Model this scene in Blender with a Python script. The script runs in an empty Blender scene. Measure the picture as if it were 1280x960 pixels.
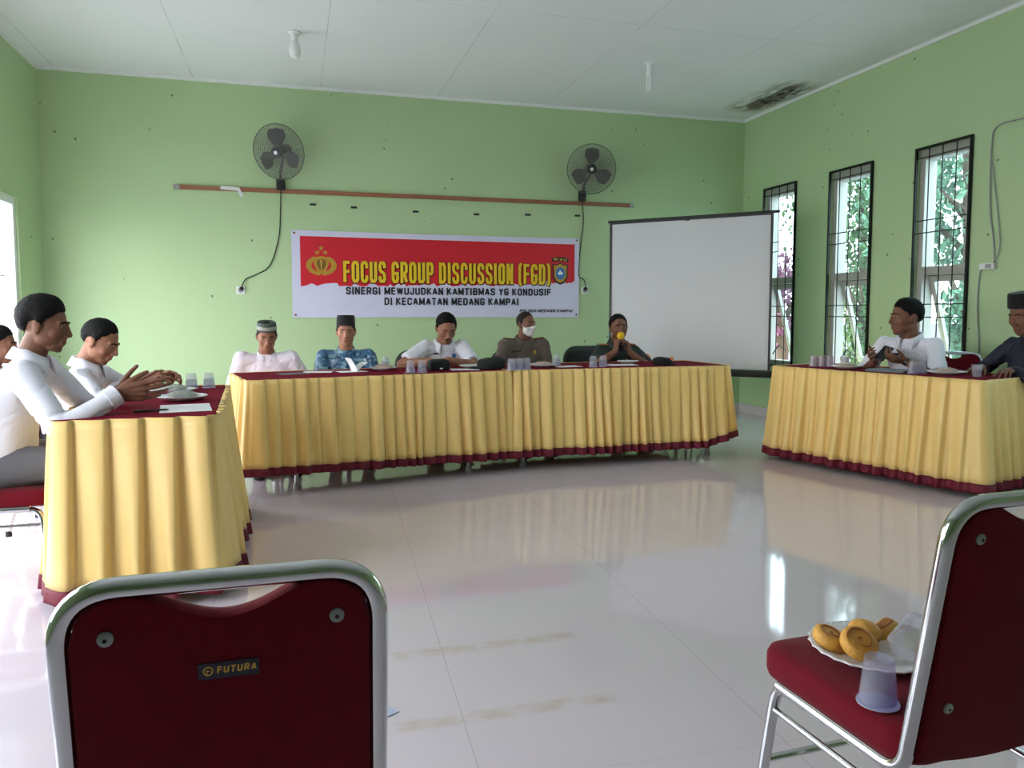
import bpy, bmesh, math, random
from mathutils import Vector, Matrix, noise, Euler
from mathutils.bvhtree import BVHTree
import numpy as np
R = math.radians
PI = math.pi
random.seed(7)
scene = bpy.context.scene
col = scene.collection

# ------------------------------------------------------------------ camera, sky, exposure
F_PX = 962.0
PITCH, YAW = 4.0, 15.8
cam_d = bpy.data.cameras.new('camera')
cam_d.sensor_width = 36.0
cam_d.lens = F_PX / 1280.0 * 36.0
cam_d.shift_y = ((392.0 + F_PX * math.tan(R(PITCH))) - 480.0) / 1280.0
cam_d.clip_start = 0.05
cam_d.clip_end = 200
cam = bpy.data.objects.new('camera', cam_d)
col.objects.link(cam)
cam.location = (0, 0, 1.18)
cam.rotation_euler = (R(90 - PITCH), 0, R(-YAW))
scene.camera = cam

scene.view_settings.view_transform = 'Standard'
scene.view_settings.look = 'None'
scene.view_settings.gamma = 1.0
scene.view_settings.use_curve_mapping = False
scene.view_settings.exposure = 3.32
scene.cycles.diffuse_bounces = 10
scene.cycles.max_bounces = 14
scene.cycles.transparent_max_bounces = 24
scene.cycles.sample_clamp_indirect = 6.0

world = bpy.data.worlds.new('overcast_sky')
scene.world = world
world.use_nodes = True
wn = world.node_tree.nodes
wl = world.node_tree.links
bg = wn['Background']
tc = wn.new('ShaderNodeTexCoord')
sep = wn.new('ShaderNodeSeparateXYZ')
rmp = wn.new('ShaderNodeValToRGB')
wl.new(tc.outputs['Generated'], sep.inputs[0])
wl.new(sep.outputs['Z'], rmp.inputs['Fac'])
rmp.color_ramp.elements[0].position = 0.0
rmp.color_ramp.elements[0].color = (1.0, 1.0, 1.0, 1)
rmp.color_ramp.elements[1].position = 1.0
rmp.color_ramp.elements[1].color = (0.70, 0.83, 1.0, 1)
wl.new(rmp.outputs['Color'], bg.inputs['Color'])
bg.inputs['Strength'].default_value = 1.15

RX0, RX1, RY0, RY1, RH = -2.25, 5.19, -6.5, 8.2, 3.46      # the room
WT = 0.16                                                    # wall thickness
WIN_R = [(7.18, 7.75), (6.05, 6.63), (4.96, 5.52), (3.84, 4.41), (2.72, 3.29)]
WZ0, WZ1 = 0.6, 2.58
OPEN_L = [(6.05, 7.54, 0.0, 2.16), (3.3, 5.2, 0.0, 2.16), (1.3, 2.9, 0.6, 2.5)]


def portal(name, loc, rot, sx, sy):
    l = bpy.data.lights.new(name, 'AREA')
    l.shape = 'RECTANGLE'
    l.size = sx
    l.size_y = sy
    l.cycles.is_portal = True
    o = bpy.data.objects.new(name, l)
    o.location = loc
    o.rotation_euler = rot
    col.objects.link(o)


for (a, b) in WIN_R:
    portal('window_daylight', (RX1 + WT + 0.02, (a + b) / 2, (WZ0 + WZ1) / 2), (0, R(90), 0), WZ1 - WZ0, b - a)
for (a, b, z0, z1) in OPEN_L:
    portal('doorway_daylight', (RX0 - WT - 0.02, (a + b) / 2, (z0 + z1) / 2), (0, R(-90), 0), z1 - z0, b - a)


# ------------------------------------------------------------------ materials
def lin(c):
    out = []
    for v in c[:3]:
        v /= 255.0
        out.append(v / 12.92 if v <= 0.04045 else ((v + 0.055) / 1.055) ** 2.4)
    return (*out, 1.0)


def mat(name, rgb, rough=0.6, metal=0.0, var=0.0, vscale=8.0, bump=0.0, bscale=60.0, spec=0.5, sheen=0.0, coat=0.0, sub=0.0, stretch=None):
    m = bpy.data.materials.new(name)
    m.use_nodes = True
    nt = m.node_tree
    b = nt.nodes['Principled BSDF']
    b.inputs['Base Color'].default_value = lin(rgb)
    b.inputs['Roughness'].default_value = rough
    b.inputs['Metallic'].default_value = metal
    b.inputs['Specular IOR Level'].default_value = spec
    b.inputs['Sheen Weight'].default_value = sheen
    b.inputs['Coat Weight'].default_value = coat
    if sub:
        b.inputs['Subsurface Weight'].default_value = sub
        b.inputs['Subsurface Radius'].default_value = (0.02, 0.008, 0.004)
    t = nt.nodes.new('ShaderNodeTexCoord')
    src = t.outputs['Object']
    if stretch:
        mp = nt.nodes.new('ShaderNodeMapping')
        mp.inputs['Scale'].default_value = stretch
        nt.links.new(src, mp.inputs['Vector'])
        src = mp.outputs['Vector']
    if var:
        n = nt.nodes.new('ShaderNodeTexNoise')
        n.inputs['Scale'].default_value = vscale
        n.inputs['Detail'].default_value = 4
        nt.links.new(src, n.inputs['Vector'])
        mx = nt.nodes.new('ShaderNodeMix')
        mx.data_type = 'RGBA'
        c = lin(rgb)
        mx.inputs['A'].default_value = tuple(max(0, v * (1 - var)) for v in c[:3]) + (1,)
        mx.inputs['B'].default_value = tuple(min(1, v * (1 + var)) for v in c[:3]) + (1,)
        nt.links.new(n.outputs['Fac'], mx.inputs['Factor'])
        nt.links.new(mx.outputs['Result'], b.inputs['Base Color'])
    if bump:
        n = nt.nodes.new('ShaderNodeTexNoise')
        n.inputs['Scale'].default_value = bscale
        n.inputs['Detail'].default_value = 3
        nt.links.new(src, n.inputs['Vector'])
        bp = nt.nodes.new('ShaderNodeBump')
        bp.inputs['Strength'].default_value = bump
        bp.inputs['Distance'].default_value = 0.004
        nt.links.new(n.outputs['Fac'], bp.inputs['Height'])
        nt.links.new(bp.outputs['Normal'], b.inputs['Normal'])
    return m


def clear_mat(name, rgb, fac, rough=0.03):
    """thin clear sheet: see-through with a constant share of gloss"""
    m = bpy.data.materials.new(name)
    m.use_nodes = True
    nt = m.node_tree
    for n in list(nt.nodes):
        nt.nodes.remove(n)
    out = nt.nodes.new('ShaderNodeOutputMaterial')
    tr = nt.nodes.new('ShaderNodeBsdfTransparent')
    tr.inputs['Color'].default_value = lin(rgb)
    gl = nt.nodes.new('ShaderNodeBsdfPrincipled')
    gl.inputs['Base Color'].default_value = lin((225, 225, 235))
    gl.inputs['Roughness'].default_value = rough
    mx = nt.nodes.new('ShaderNodeMixShader')
    mx.inputs['Fac'].default_value = fac
    nt.links.new(tr.outputs[0], mx.inputs[1])
    nt.links.new(gl.outputs[0], mx.inputs[2])
    nt.links.new(mx.outputs[0], out.inputs['Surface'])
    return m


M = {}
M['maroon_cloth'] = mat('maroon_cloth', (116, 8, 36), 0.9, var=0.12, bump=0.3, bscale=250, spec=0.1)
M['yellow_cloth'] = mat('yellow_cloth', (244, 208, 132), 0.42, var=0.06, vscale=5, bump=0.15, bscale=300, sheen=0.15)
M['hem_cloth'] = mat('hem_cloth', (108, 10, 40), 0.7, var=0.1, bump=0.2, bscale=300)
M['chrome'] = mat('chrome', (205, 207, 210), 0.12, 1.0, bump=0.02, bscale=40)
M['chair_cloth'] = mat('chair_cloth', (104, 7, 27), 0.9, var=0.15, vscale=30, bump=0.35, bscale=350, sheen=0.05, spec=0.2)
M['rubber'] = mat('rubber', (25, 25, 27), 0.7)
M['black_plastic'] = mat('black_plastic', (22, 23, 24), 0.45, var=0.1)
M['office_leather'] = mat('office_leather', (38, 44, 44), 0.5, bump=0.3, bscale=120)
M['grey_plastic'] = mat('grey_plastic', (150, 152, 156), 0.4)
M['table_steel'] = mat('table_steel', (170, 175, 178), 0.35, 0.6)
M['table_board'] = mat('table_board', (150, 120, 85), 0.5, var=0.2)
M['white_paper'] = mat('white_paper', (235, 236, 240), 0.7, var=0.03)
M['white_ceramic'] = mat('white_ceramic', (232, 232, 235), 0.2, coat=0.3)
M['white_plastic'] = mat('white_plastic', (225, 226, 228), 0.35)
M['wood_batten'] = mat('wood_batten', (150, 98, 70), 0.6, var=0.3, vscale=6, stretch=(1, 8, 8), bump=0.3)
M['frame_wood'] = mat('frame_wood', (168, 168, 160), 0.55, var=0.12, vscale=10)
M['black_iron'] = mat('black_iron', (20, 24, 24), 0.5, 0.3)
M['gold'] = mat('gold', (190, 150, 60), 0.4, 0.3, var=0.2, vscale=30)
M['gold_dark'] = mat('gold_dark', (130, 95, 35), 0.5, 0.1)
M['banner_white'] = mat('banner_white', (212, 210, 236), 0.45, var=0.03)
M['banner_red'] = mat('banner_red', (205, 25, 45), 0.45, var=0.08, vscale=3)
M['banner_yellow'] = mat('banner_yellow', (232, 190, 40), 0.45, var=0.08)
M['banner_ink'] = mat('banner_ink', (22, 22, 34), 0.5)
M['badge_blue'] = mat('badge_blue', (60, 120, 175), 0.5)
M['screen_white'] = mat('screen_white', (215, 215, 220), 0.8, var=0.03, vscale=2)
M['glass_pane'] = clear_mat('glass_pane', (225, 238, 240), 0.06)
M['cup_clear'] = clear_mat('cup_clear', (242, 241, 247), 0.26, 0.08)
M['cup_violet'] = clear_mat('cup_violet', (234, 231, 247), 0.22, 0.08)
M['cup_pink'] = clear_mat('cup_pink', (236, 190, 200), 0.45, 0.1)
M['water'] = clear_mat('water', (222, 222, 238), 0.14, 0.02)
M['wrap'] = clear_mat('wrap', (240, 240, 245), 0.3, 0.15)
M['snack'] = mat('snack', (196, 140, 60), 0.6, var=0.35, vscale=40, bump=0.4)
M['snack_green'] = mat('snack_green', (140, 150, 110), 0.6, var=0.4, vscale=30)
M['pastry'] = mat('pastry', (216, 160, 70), 0.6, var=0.25, vscale=60, bump=0.5, bscale=120)
M['pastry_brown'] = mat('pastry_brown', (172, 112, 62), 0.55, var=0.2, vscale=50, bump=0.4)
M['swirl'] = mat('swirl', (165, 100, 40), 0.6)
M['skin'] = mat('skin', (150, 104, 82), 0.55, var=0.04, vscale=25, spec=0.35, bump=0.06, bscale=200)
M['skin_light'] = mat('skin_light', (176, 124, 102), 0.55, var=0.04, vscale=25, spec=0.35, bump=0.06, bscale=200)
M['skin_dark'] = mat('skin_dark', (122, 82, 64), 0.55, var=0.04, vscale=25, spec=0.35, bump=0.06, bscale=200)
M['lip'] = mat('lip', (120, 70, 62), 0.5)
M['hair_black'] = mat('hair_black', (12, 11, 11), 0.75, spec=0.2, var=0.3, vscale=90, bump=0.8, bscale=180)
M['hair_grey'] = mat('hair_grey', (42, 38, 37), 0.75, spec=0.2, var=0.3, vscale=90, bump=0.8, bscale=180)
M['eye_white'] = mat('eye_white', (150, 138, 128), 0.4)
M['eye_dark'] = mat('eye_dark', (28, 18, 14), 0.2)
M['shirt_white'] = mat('shirt_white', (226, 226, 238), 0.75, var=0.04, bump=0.25, bscale=25)
M['shirt_koko'] = mat('shirt_koko', (232, 222, 240), 0.6, var=0.05, bump=0.3, bscale=22)
M['batik_blue'] = mat('batik_blue', (58, 104, 144), 0.38, var=0.3, vscale=16, bump=0.3, bscale=30, spec=0.7)
M['police_brown'] = mat('police_brown', (104, 92, 86), 0.75, var=0.08, bump=0.3, bscale=28)
M['army_green'] = mat('army_green', (44, 54, 50), 0.75, var=0.12, bump=0.3, bscale=28)
M['navy_shirt'] = mat('navy_shirt', (28, 32, 48), 0.7, var=0.2, bump=0.3, bscale=28)
M['trouser_grey'] = mat('trouser_grey', (92, 92, 98), 0.8, var=0.15, bump=0.3, bscale=40)
M['trouser_black'] = mat('trouser_black', (34, 34, 38), 0.8, var=0.15)
M['velvet_black'] = mat('velvet_black', (14, 14, 16), 0.9, sheen=0.15)
M['peci_green'] = mat('peci_green', (62, 74, 70), 0.7, var=0.5, vscale=60)
M['peci_band'] = mat('peci_band', (150, 152, 146), 0.6, var=0.4, vscale=80)
M['mask_white'] = mat('mask_white', (232, 230, 230), 0.7)
M['red_patch'] = mat('red_patch', (110, 30, 36), 0.7)
M['orange_patch'] = mat('orange_patch', (214, 110, 40), 0.6)
M['foam_yellow'] = mat('foam_yellow', (232, 186, 40), 0.9, bump=0.4, bscale=200)
M['dark_cloth'] = mat('dark_cloth', (22, 24, 27), 0.85, var=0.2, bump=0.4, bscale=80)
M['laptop_grey'] = mat('laptop_grey', (92, 98, 108), 0.5)
M['screen_glass'] = mat('screen_glass', (20, 24, 32), 0.08)
M['watch'] = mat('watch', (22, 22, 26), 0.3)
M['leaf'] = mat('leaf', (66, 96, 50), 0.5, var=0.5, vscale=2)
M['leaf_teal'] = mat('leaf_teal', (84, 118, 92), 0.45, var=0.4, vscale=2)
M['leaf_purple'] = mat('leaf_purple', (112, 62, 88), 0.5, var=0.4, vscale=3)
M['bark'] = mat('bark', (88, 72, 60), 0.9, var=0.3, bump=0.6, bscale=20)
M['concrete'] = mat('concrete', (120, 126, 138), 0.85, var=0.15, vscale=3)
M['terrace'] = mat('terrace', (190, 188, 182), 0.85, var=0.1, vscale=2)
M['tan_wall'] = mat('tan_wall', (120, 100, 84), 0.85, var=0.2, vscale=3)
M['fan_grey'] = mat('fan_grey', (118, 116, 112), 0.7)
M['fan_blade'] = mat('fan_blade', (78, 78, 80), 0.5)
M['fan_dark'] = mat('fan_dark', (40, 40, 42), 0.5)
M['lamp_white'] = mat('lamp_white', (236, 238, 238), 0.3)


def wall_mat():
    m = mat('green_wall_paint', (180, 205, 158), 0.55, var=0.05, vscale=1.2, bump=0.12, bscale=25)
    nt = m.node_tree
    b = nt.nodes['Principled BSDF']
    src = b.inputs['Base Color'].links[0].from_socket
    t = nt.nodes.new('ShaderNodeTexCoord')
    vo = nt.nodes.new('ShaderNodeTexVoronoi')
    vo.inputs['Scale'].default_value = 7.5
    no = nt.nodes.new('ShaderNodeTexNoise')
    no.inputs['Scale'].default_value = 40
    nt.links.new(t.outputs['Object'], no.inputs['Vector'])
    ad = nt.nodes.new('ShaderNodeVectorMath')
    ad.operation = 'MULTIPLY_ADD'
    ad.inputs[1].default_value = (0.03, 0.03, 0.03)
    nt.links.new(no.outputs['Color'], ad.inputs[0])
    nt.links.new(t.outputs['Object'], ad.inputs[2])
    nt.links.new(ad.outputs[0], vo.inputs['Vector'])
    lt = nt.nodes.new('ShaderNodeMath')
    lt.operation = 'LESS_THAN'
    lt.inputs[1].default_value = 0.085
    nt.links.new(vo.outputs['Distance'], lt.inputs[0])
    n2 = nt.nodes.new('ShaderNodeTexNoise')
    n2.inputs['Scale'].default_value = 1.9
    nt.links.new(t.outputs['Object'], n2.inputs['Vector'])
    gt = nt.nodes.new('ShaderNodeMath')
    gt.operation = 'GREATER_THAN'
    gt.inputs[1].default_value = 0.54
    nt.links.new(n2.outputs['Fac'], gt.inputs[0])
    mu = nt.nodes.new('ShaderNodeMath')
    mu.operation = 'MULTIPLY'
    nt.links.new(lt.outputs[0], mu.inputs[0])
    nt.links.new(gt.outputs[0], mu.inputs[1])
    m2 = nt.nodes.new('ShaderNodeMath')
    m2.operation = 'MULTIPLY'
    m2.inputs[1].default_value = 0.75
    nt.links.new(mu.outputs[0], m2.inputs[0])
    mx = nt.nodes.new('ShaderNodeMix')
    mx.data_type = 'RGBA'
    nt.links.new(m2.outputs[0], mx.inputs['Factor'])
    nt.links.new(src, mx.inputs['A'])
    mx.inputs['B'].default_value = lin((60, 66, 52))
    nt.links.new(mx.outputs['Result'], b.inputs['Base Color'])
    return m


M['wall'] = wall_mat()


def line_mask(nt, coord, period, offset, width):
    """1 on thin lines every `period` along a coordinate socket"""
    a = nt.nodes.new('ShaderNodeMath'); a.operation = 'ADD'; a.inputs[1].default_value = -offset + period * 40
    nt.links.new(coord, a.inputs[0])
    m_ = nt.nodes.new('ShaderNodeMath'); m_.operation = 'MODULO'; m_.inputs[1].default_value = period
    nt.links.new(a.outputs[0], m_.inputs[0])
    l = nt.nodes.new('ShaderNodeMath'); l.operation = 'LESS_THAN'; l.inputs[1].default_value = width
    nt.links.new(m_.outputs[0], l.inputs[0])
    return l.outputs[0]


def math_node(nt, op, a, b):
    n = nt.nodes.new('ShaderNodeMath')
    n.operation = op
    for i, v in enumerate((a, b)):
        if isinstance(v, (int, float)):
            n.inputs[i].default_value = v
        else:
            nt.links.new(v, n.inputs[i])
    return n.outputs[0]


def box_mask(nt, sx, sy, x0, x1, y0, y1, soft=0.02):
    def ramp(s, a, b):
        mr = nt.nodes.new('ShaderNodeMapRange')
        mr.inputs['From Min'].default_value = a
        mr.inputs['From Max'].default_value = b
        nt.links.new(s, mr.inputs['Value'])
        return mr.outputs['Result']
    m1 = math_node(nt, 'MULTIPLY', ramp(sx, x0 - soft, x0 + soft), ramp(sx, x1 + soft, x1 - soft))
    m2 = math_node(nt, 'MULTIPLY', ramp(sy, y0 - soft, y0 + soft), ramp(sy, y1 + soft, y1 - soft))
    return math_node(nt, 'MULTIPLY', m1, m2)


def mix_into(nt, b, fac, rgb):
    inp = b.inputs['Base Color']
    mx = nt.nodes.new('ShaderNodeMix')
    mx.data_type = 'RGBA'
    if inp.links:
        nt.links.new(inp.links[0].from_socket, mx.inputs['A'])
    else:
        mx.inputs['A'].default_value = inp.default_value
    mx.inputs['B'].default_value = lin(rgb)
    nt.links.new(fac, mx.inputs['Factor'])
    nt.links.new(mx.outputs['Result'], inp)


def noise_fac(nt, scale, lo, hi, stretch=(1, 1, 1)):
    t = nt.nodes.new('ShaderNodeTexCoord')
    mp = nt.nodes.new('ShaderNodeMapping')
    mp.inputs['Scale'].default_value = stretch
    nt.links.new(t.outputs['Object'], mp.inputs['Vector'])
    n = nt.nodes.new('ShaderNodeTexNoise')
    n.inputs['Scale'].default_value = scale
    n.inputs['Detail'].default_value = 5
    nt.links.new(mp.outputs['Vector'], n.inputs['Vector'])
    mr = nt.nodes.new('ShaderNodeMapRange')
    mr.inputs['From Min'].default_value = lo
    mr.inputs['From Max'].default_value = hi
    nt.links.new(n.outputs['Fac'], mr.inputs['Value'])
    return mr.outputs['Result']


def floor_mat():
    m = mat('polished_floor_tile', (215, 203, 211), 0.06, var=0.03, vscale=1.5, spec=0.8)
    nt = m.node_tree
    b = nt.nodes['Principled BSDF']
    t = nt.nodes.new('ShaderNodeTexCoord')
    mp = nt.nodes.new('ShaderNodeMapping')
    mp.inputs['Rotation'].default_value = (0, 0, R(3.0))
    nt.links.new(t.outputs['Object'], mp.inputs['Vector'])
    s = nt.nodes.new('ShaderNodeSeparateXYZ')
    nt.links.new(mp.outputs['Vector'], s.inputs[0])
    lx = line_mask(nt, s.outputs['X'], 0.85, 0.34, 0.0024)
    ly = line_mask(nt, s.outputs['Y'], 0.85, 2.68, 0.002)
    g = math_node(nt, 'MULTIPLY', math_node(nt, 'MAXIMUM', lx, math_node(nt, 'MULTIPLY', ly, 0.5)), 0.5)
    mix_into(nt, b, g, (135, 130, 132))
    s2 = nt.nodes.new('ShaderNodeSeparateXYZ')
    nt.links.new(t.outputs['Object'], s2.inputs[0])
    # yellowed tape residue, two strips
    for (x0, x1, y0, y1) in ((0.30, 0.97, 2.56, 2.62), (0.26, 0.93, 2.10, 2.16)):
        fx = math_node(nt, 'MULTIPLY', box_mask(nt, s2.outputs['X'], s2.outputs['Y'], x0, x1, y0, y1, 0.012), noise_fac(nt, 14, 0.35, 0.65))
        mix_into(nt, b, math_node(nt, 'MULTIPLY', fx, 0.5), (190, 166, 140))
    return m


M['floor'] = floor_mat()
_nt = M['batik_blue'].node_tree
mix_into(_nt, _nt.nodes['Principled BSDF'], noise_fac(_nt, 16, 0.52, 0.60, (1, 1, 2.2)), (150, 186, 206))
mix_into(_nt, _nt.nodes['Principled BSDF'], noise_fac(_nt, 22, 0.56, 0.62, (2.0, 1, 1)), (24, 52, 92))


def ceil_mat():
    m = mat('painted_ceiling_board', (232, 234, 236), 0.8, var=0.04, vscale=0.8, bump=0.5, bscale=1.6)
    nt = m.node_tree
    b = nt.nodes['Principled BSDF']
    for n in nt.nodes:
        if n.type == 'BUMP':
            n.inputs['Distance'].default_value = 0.05
    t = nt.nodes.new('ShaderNodeTexCoord')
    s = nt.nodes.new('ShaderNodeSeparateXYZ')
    nt.links.new(t.outputs['Object'], s.inputs[0])
    lx = line_mask(nt, s.outputs['X'], 1.2, 0.3, 0.008)
    ly = line_mask(nt, s.outputs['Y'], 2.4, 5.75, 0.006)
    g = math_node(nt, 'MULTIPLY', math_node(nt, 'MAXIMUM', lx, ly), noise_fac(nt, 2.0, 0.25, 0.6))
    mix_into(nt, b, math_node(nt, 'MULTIPLY', g, 0.4), (130, 132, 134))
    st = math_node(nt, 'MULTIPLY', box_mask(nt, s.outputs['X'], s.outputs['Y'], 4.72, 5.12, 6.75, 7.8, 0.12), noise_fac(nt, 3.0, 0.38, 0.55, (5, 1.2, 1)))
    mix_into(nt, b, math_node(nt, 'MULTIPLY', st, 0.9), (84, 66, 50))
    ho = math_node(nt, 'MULTIPLY', box_mask(nt, s.outputs['X'], s.outputs['Y'], 4.85, 5.08, 6.95, 7.55, 0.05), noise_fac(nt, 6.0, 0.5, 0.56, (3, 1.5, 1)))
    mix_into(nt, b, ho, (38, 32, 26))
    return m


M['ceiling'] = ceil_mat()


# ------------------------------------------------------------------ mesh helpers
def tag(o, label=None, cat=None, group=None, kind=None):
    if label: o['label'] = label
    if cat: o['category'] = cat
    if group: o['group'] = group
    if kind: o['kind'] = kind
    return o


def empty(name, loc=(0, 0, 0), rz=0.0, label=None, cat=None, group=None, kind=None):
    o = bpy.data.objects.new(name, None)
    o.empty_display_size = 0.05
    o.location = loc
    o.rotation_euler = (0, 0, rz)
    col.objects.link(o)
    return tag(o, label, cat, group, kind)


def obj(name, bm, m, parent=None, smooth=True, angle=40, mats=None, recalc=True):
    if recalc:
        bmesh.ops.recalc_face_normals(bm, faces=bm.faces)
    me = bpy.data.meshes.new(name)
    bm.to_mesh(me)
    bm.free()
    return mobj(name, me, m, parent, smooth, angle, mats)


def mobj(name, me, m, parent=None, smooth=True, angle=40, mats=None):
    if mats is None:
        mats = [m]
    for q in mats:
        me.materials.append(M[q] if isinstance(q, str) else q)
    if smooth:
        me.polygons.foreach_set('use_smooth', [True] * len(me.polygons))
        if angle:
            me.set_sharp_from_angle(angle=R(angle))
    o = bpy.data.objects.new(name, me)
    col.objects.link(o)
    if parent:
        o.parent = parent
    return o


def copy_tree(o, parent=None):
    c = o.copy()
    col.objects.link(c)
    c.parent = parent
    for ch in list(o.children):
        copy_tree(ch, c)
    return c


def B():
    return bmesh.new()


def mi(bm, n0, idx):
    bm.faces.ensure_lookup_table()
    for f in bm.faces[n0:]:
        f.material_index = idx


def box(bm, c, s, rot=None, bev=0.0):
    g = bmesh.ops.create_cube(bm, size=1.0)
    vs = g['verts']
    Mx = Matrix.Translation(c)
    if rot is not None:
        Mx = Mx @ (rot.to_4x4() if isinstance(rot, Matrix) else Euler(rot).to_matrix().to_4x4())
    Mx = Mx @ Matrix.Diagonal((*s, 1))
    bmesh.ops.transform(bm, matrix=Mx, verts=vs)
    if bev:
        es = list({e for v in vs for e in v.link_edges})
        bmesh.ops.bevel(bm, geom=es, offset=bev, segments=2, affect='EDGES', profile=0.6)


def rings(bm, loops, cap0=True, cap1=True, closed=True):
    """skin a list of equal-length point loops"""
    vv = [[bm.verts.new(p) for p in lp] for lp in loops]
    n = len(vv[0])
    for a, b in zip(vv[:-1], vv[1:]):
        for i in range(n if closed else n - 1):
            j = (i + 1) % n
            bm.faces.new((a[i], a[j], b[j], b[i]))
    if closed and cap0:
        bm.faces.new(list(reversed(vv[0])))
    if closed and cap1:
        bm.faces.new(vv[-1])
    return vv


def frame_of(d):
    d = d.normalized()
    a = Vector((0, 0, 1)) if abs(d.z) < 0.9 else Vector((1, 0, 0))
    u = d.cross(a).normalized()
    return u, d.cross(u).normalized()


def tube(bm, pts, r, seg=10, cap=True, closed=False):
    pts = [Vector(p) for p in pts]
    n = len(pts)
    rr = r if isinstance(r, (list, tuple)) else [r] * n
    u = None
    loops = []
    for i, p in enumerate(pts):
        if closed:
            d = (pts[(i + 1) % n] - pts[i - 1]).normalized()
        else:
            d = (pts[min(i + 1, n - 1)] - pts[max(i - 1, 0)]).normalized()
        if u is None:
            u, v = frame_of(d)
        else:
            u = (u - d * u.dot(d)).normalized()
            v = d.cross(u)
        loops.append([p + (u * math.cos(2 * PI * k / seg) + v * math.sin(2 * PI * k / seg)) * rr[i] for k in range(seg)])
    if closed:
        loops.append(loops[0])
        vv = [[bm.verts.new(q) for q in lp] for lp in loops[:-1]]
        vv.append(vv[0])
        for a, b in zip(vv[:-1], vv[1:]):
            for i in range(seg):
                j = (i + 1) % seg
                bm.faces.new((a[i], a[j], b[j], b[i]))
    else:
        rings(bm, loops, cap, cap)


def capsule(bm, a, b, ra, rb, seg=14, half=5):
    a, b = Vector(a), Vector(b)
    d = b - a
    if d.length < 1e-6:
        d = Vector((0, 0, 1e-5))
    dn = d.normalized()
    u, v = frame_of(dn)
    loops = []
    for k in range(1, half + 1):
        t = -PI / 2 + (PI / 2) * k / half
        loops.append([a + dn * (ra * math.sin(t)) + (u * math.cos(2 * PI * i / seg) + v * math.sin(2 * PI * i / seg)) * ra * math.cos(t) for i in range(seg)])
    for k in range(0, half):
        t = (PI / 2) * k / half
        loops.append([b + dn * (rb * math.sin(t)) + (u * math.cos(2 * PI * i / seg) + v * math.sin(2 * PI * i / seg)) * rb * math.cos(t) for i in range(seg)])
    rings(bm, loops)


def ellip(bm, c, r, rot=None, mtx=None, seg=20, ring=12):
    g = bmesh.ops.create_uvsphere(bm, u_segments=seg, v_segments=ring, radius=1.0)
    Mx = Matrix.Translation(c)
    if rot is not None:
        Mx = Mx @ Euler(rot).to_matrix().to_4x4()
    Mx = Mx @ Matrix.Diagonal((*r, 1))
    if mtx is not None:
        Mx = mtx @ Mx
    bmesh.ops.transform(bm, matrix=Mx, verts=g['verts'])


def lathe(bm, prof, seg=24, mtx=None, cap0=True, cap1=True, wav=None):
    loops = []
    for (r, z) in prof:
        lp = []
        for k in range(seg):
            a = 2 * PI * k / seg
            q = r * (1 + (wav[0] * math.cos(wav[1] * a) * (r / prof[-1][0] if prof[-1][0] else 1) if wav else 0))
            p = Vector((q * math.cos(a), q * math.sin(a), z))
            lp.append(mtx @ p if mtx is not None else p)
        loops.append(lp)
    rings(bm, loops, cap0, cap1)


def rrect(w, d, rad, n=5):
    pts = []
    for (sx, sy, a0) in ((1, 1, 0), (-1, 1, 90), (-1, -1, 180), (1, -1, 270)):
        cx, cy = sx * (w / 2 - rad), sy * (d / 2 - rad)
        for k in range(n + 1):
            a = R(a0 + 90 * k / n)
            pts.append((cx + rad * math.cos(a), cy + rad * math.sin(a)))
    return pts


def rblock(bm, w, d, rad, prof, mtx=None, n=5):
    """rounded-rectangle stack: prof is a list of (inset, z)"""
    loops = []
    for ins, z in prof:
        lp = [Vector((x, y, z)) for x, y in rrect(w - 2 * ins, d - 2 * ins, max(0.001, rad - ins), n)]
        loops.append([mtx @ p for p in lp] if mtx is not None else lp)
    rings(bm, loops)


def arc_pts(pts, rad, n=6):
    """polyline with rounded corners"""
    pts = [Vector(p) for p in pts]
    out = [pts[0]]
    for i in range(1, len(pts) - 1):
        a, b, c = pts[i - 1], pts[i], pts[i + 1]
        d1, d2 = (a - b).normalized(), (c - b).normalized()
        ang = d1.angle(d2)
        L = min(rad / math.tan(ang / 2), (a - b).length * 0.49, (c - b).length * 0.49)
        p0, p2 = b + d1 * L, b + d2 * L
        for k in range(n + 1):
            t = k / n
            out.append(p0 * (1 - t) ** 2 + b * 2 * t * (1 - t) + p2 * t * t)
    out.append(pts[-1])
    return out


def crv(pts, n=8):
    """Catmull-Rom through points"""
    pts = [Vector(p) for p in pts]
    P = [pts[0]] + pts + [pts[-1]]
    out = []
    for i in range(1, len(P) - 2):
        for k in range(n):
            t = k / n
            a, b, c, d = P[i - 1], P[i], P[i + 1], P[i + 2]
            out.append(0.5 * ((2 * b) + (c - a) * t + (2 * a - 5 * b + 4 * c - d) * t * t + (3 * b - a - 3 * c + d) * t ** 3))
    out.append(pts[-1])
    return out


def poly_slab(bm, pts, th, mtx):
    """flat outline in local XY with thickness th along local Z"""
    a = [bm.verts.new(mtx @ Vector((x, y, 0))) for x, y in pts]
    b = [bm.verts.new(mtx @ Vector((x, y, th))) for x, y in pts]
    n = len(pts)
    bm.faces.new(list(reversed(a)))
    bm.faces.new(b)
    for i in range(n):
        j = (i + 1) % n
        bm.faces.new((a[i], a[j], b[j], b[i]))


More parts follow.
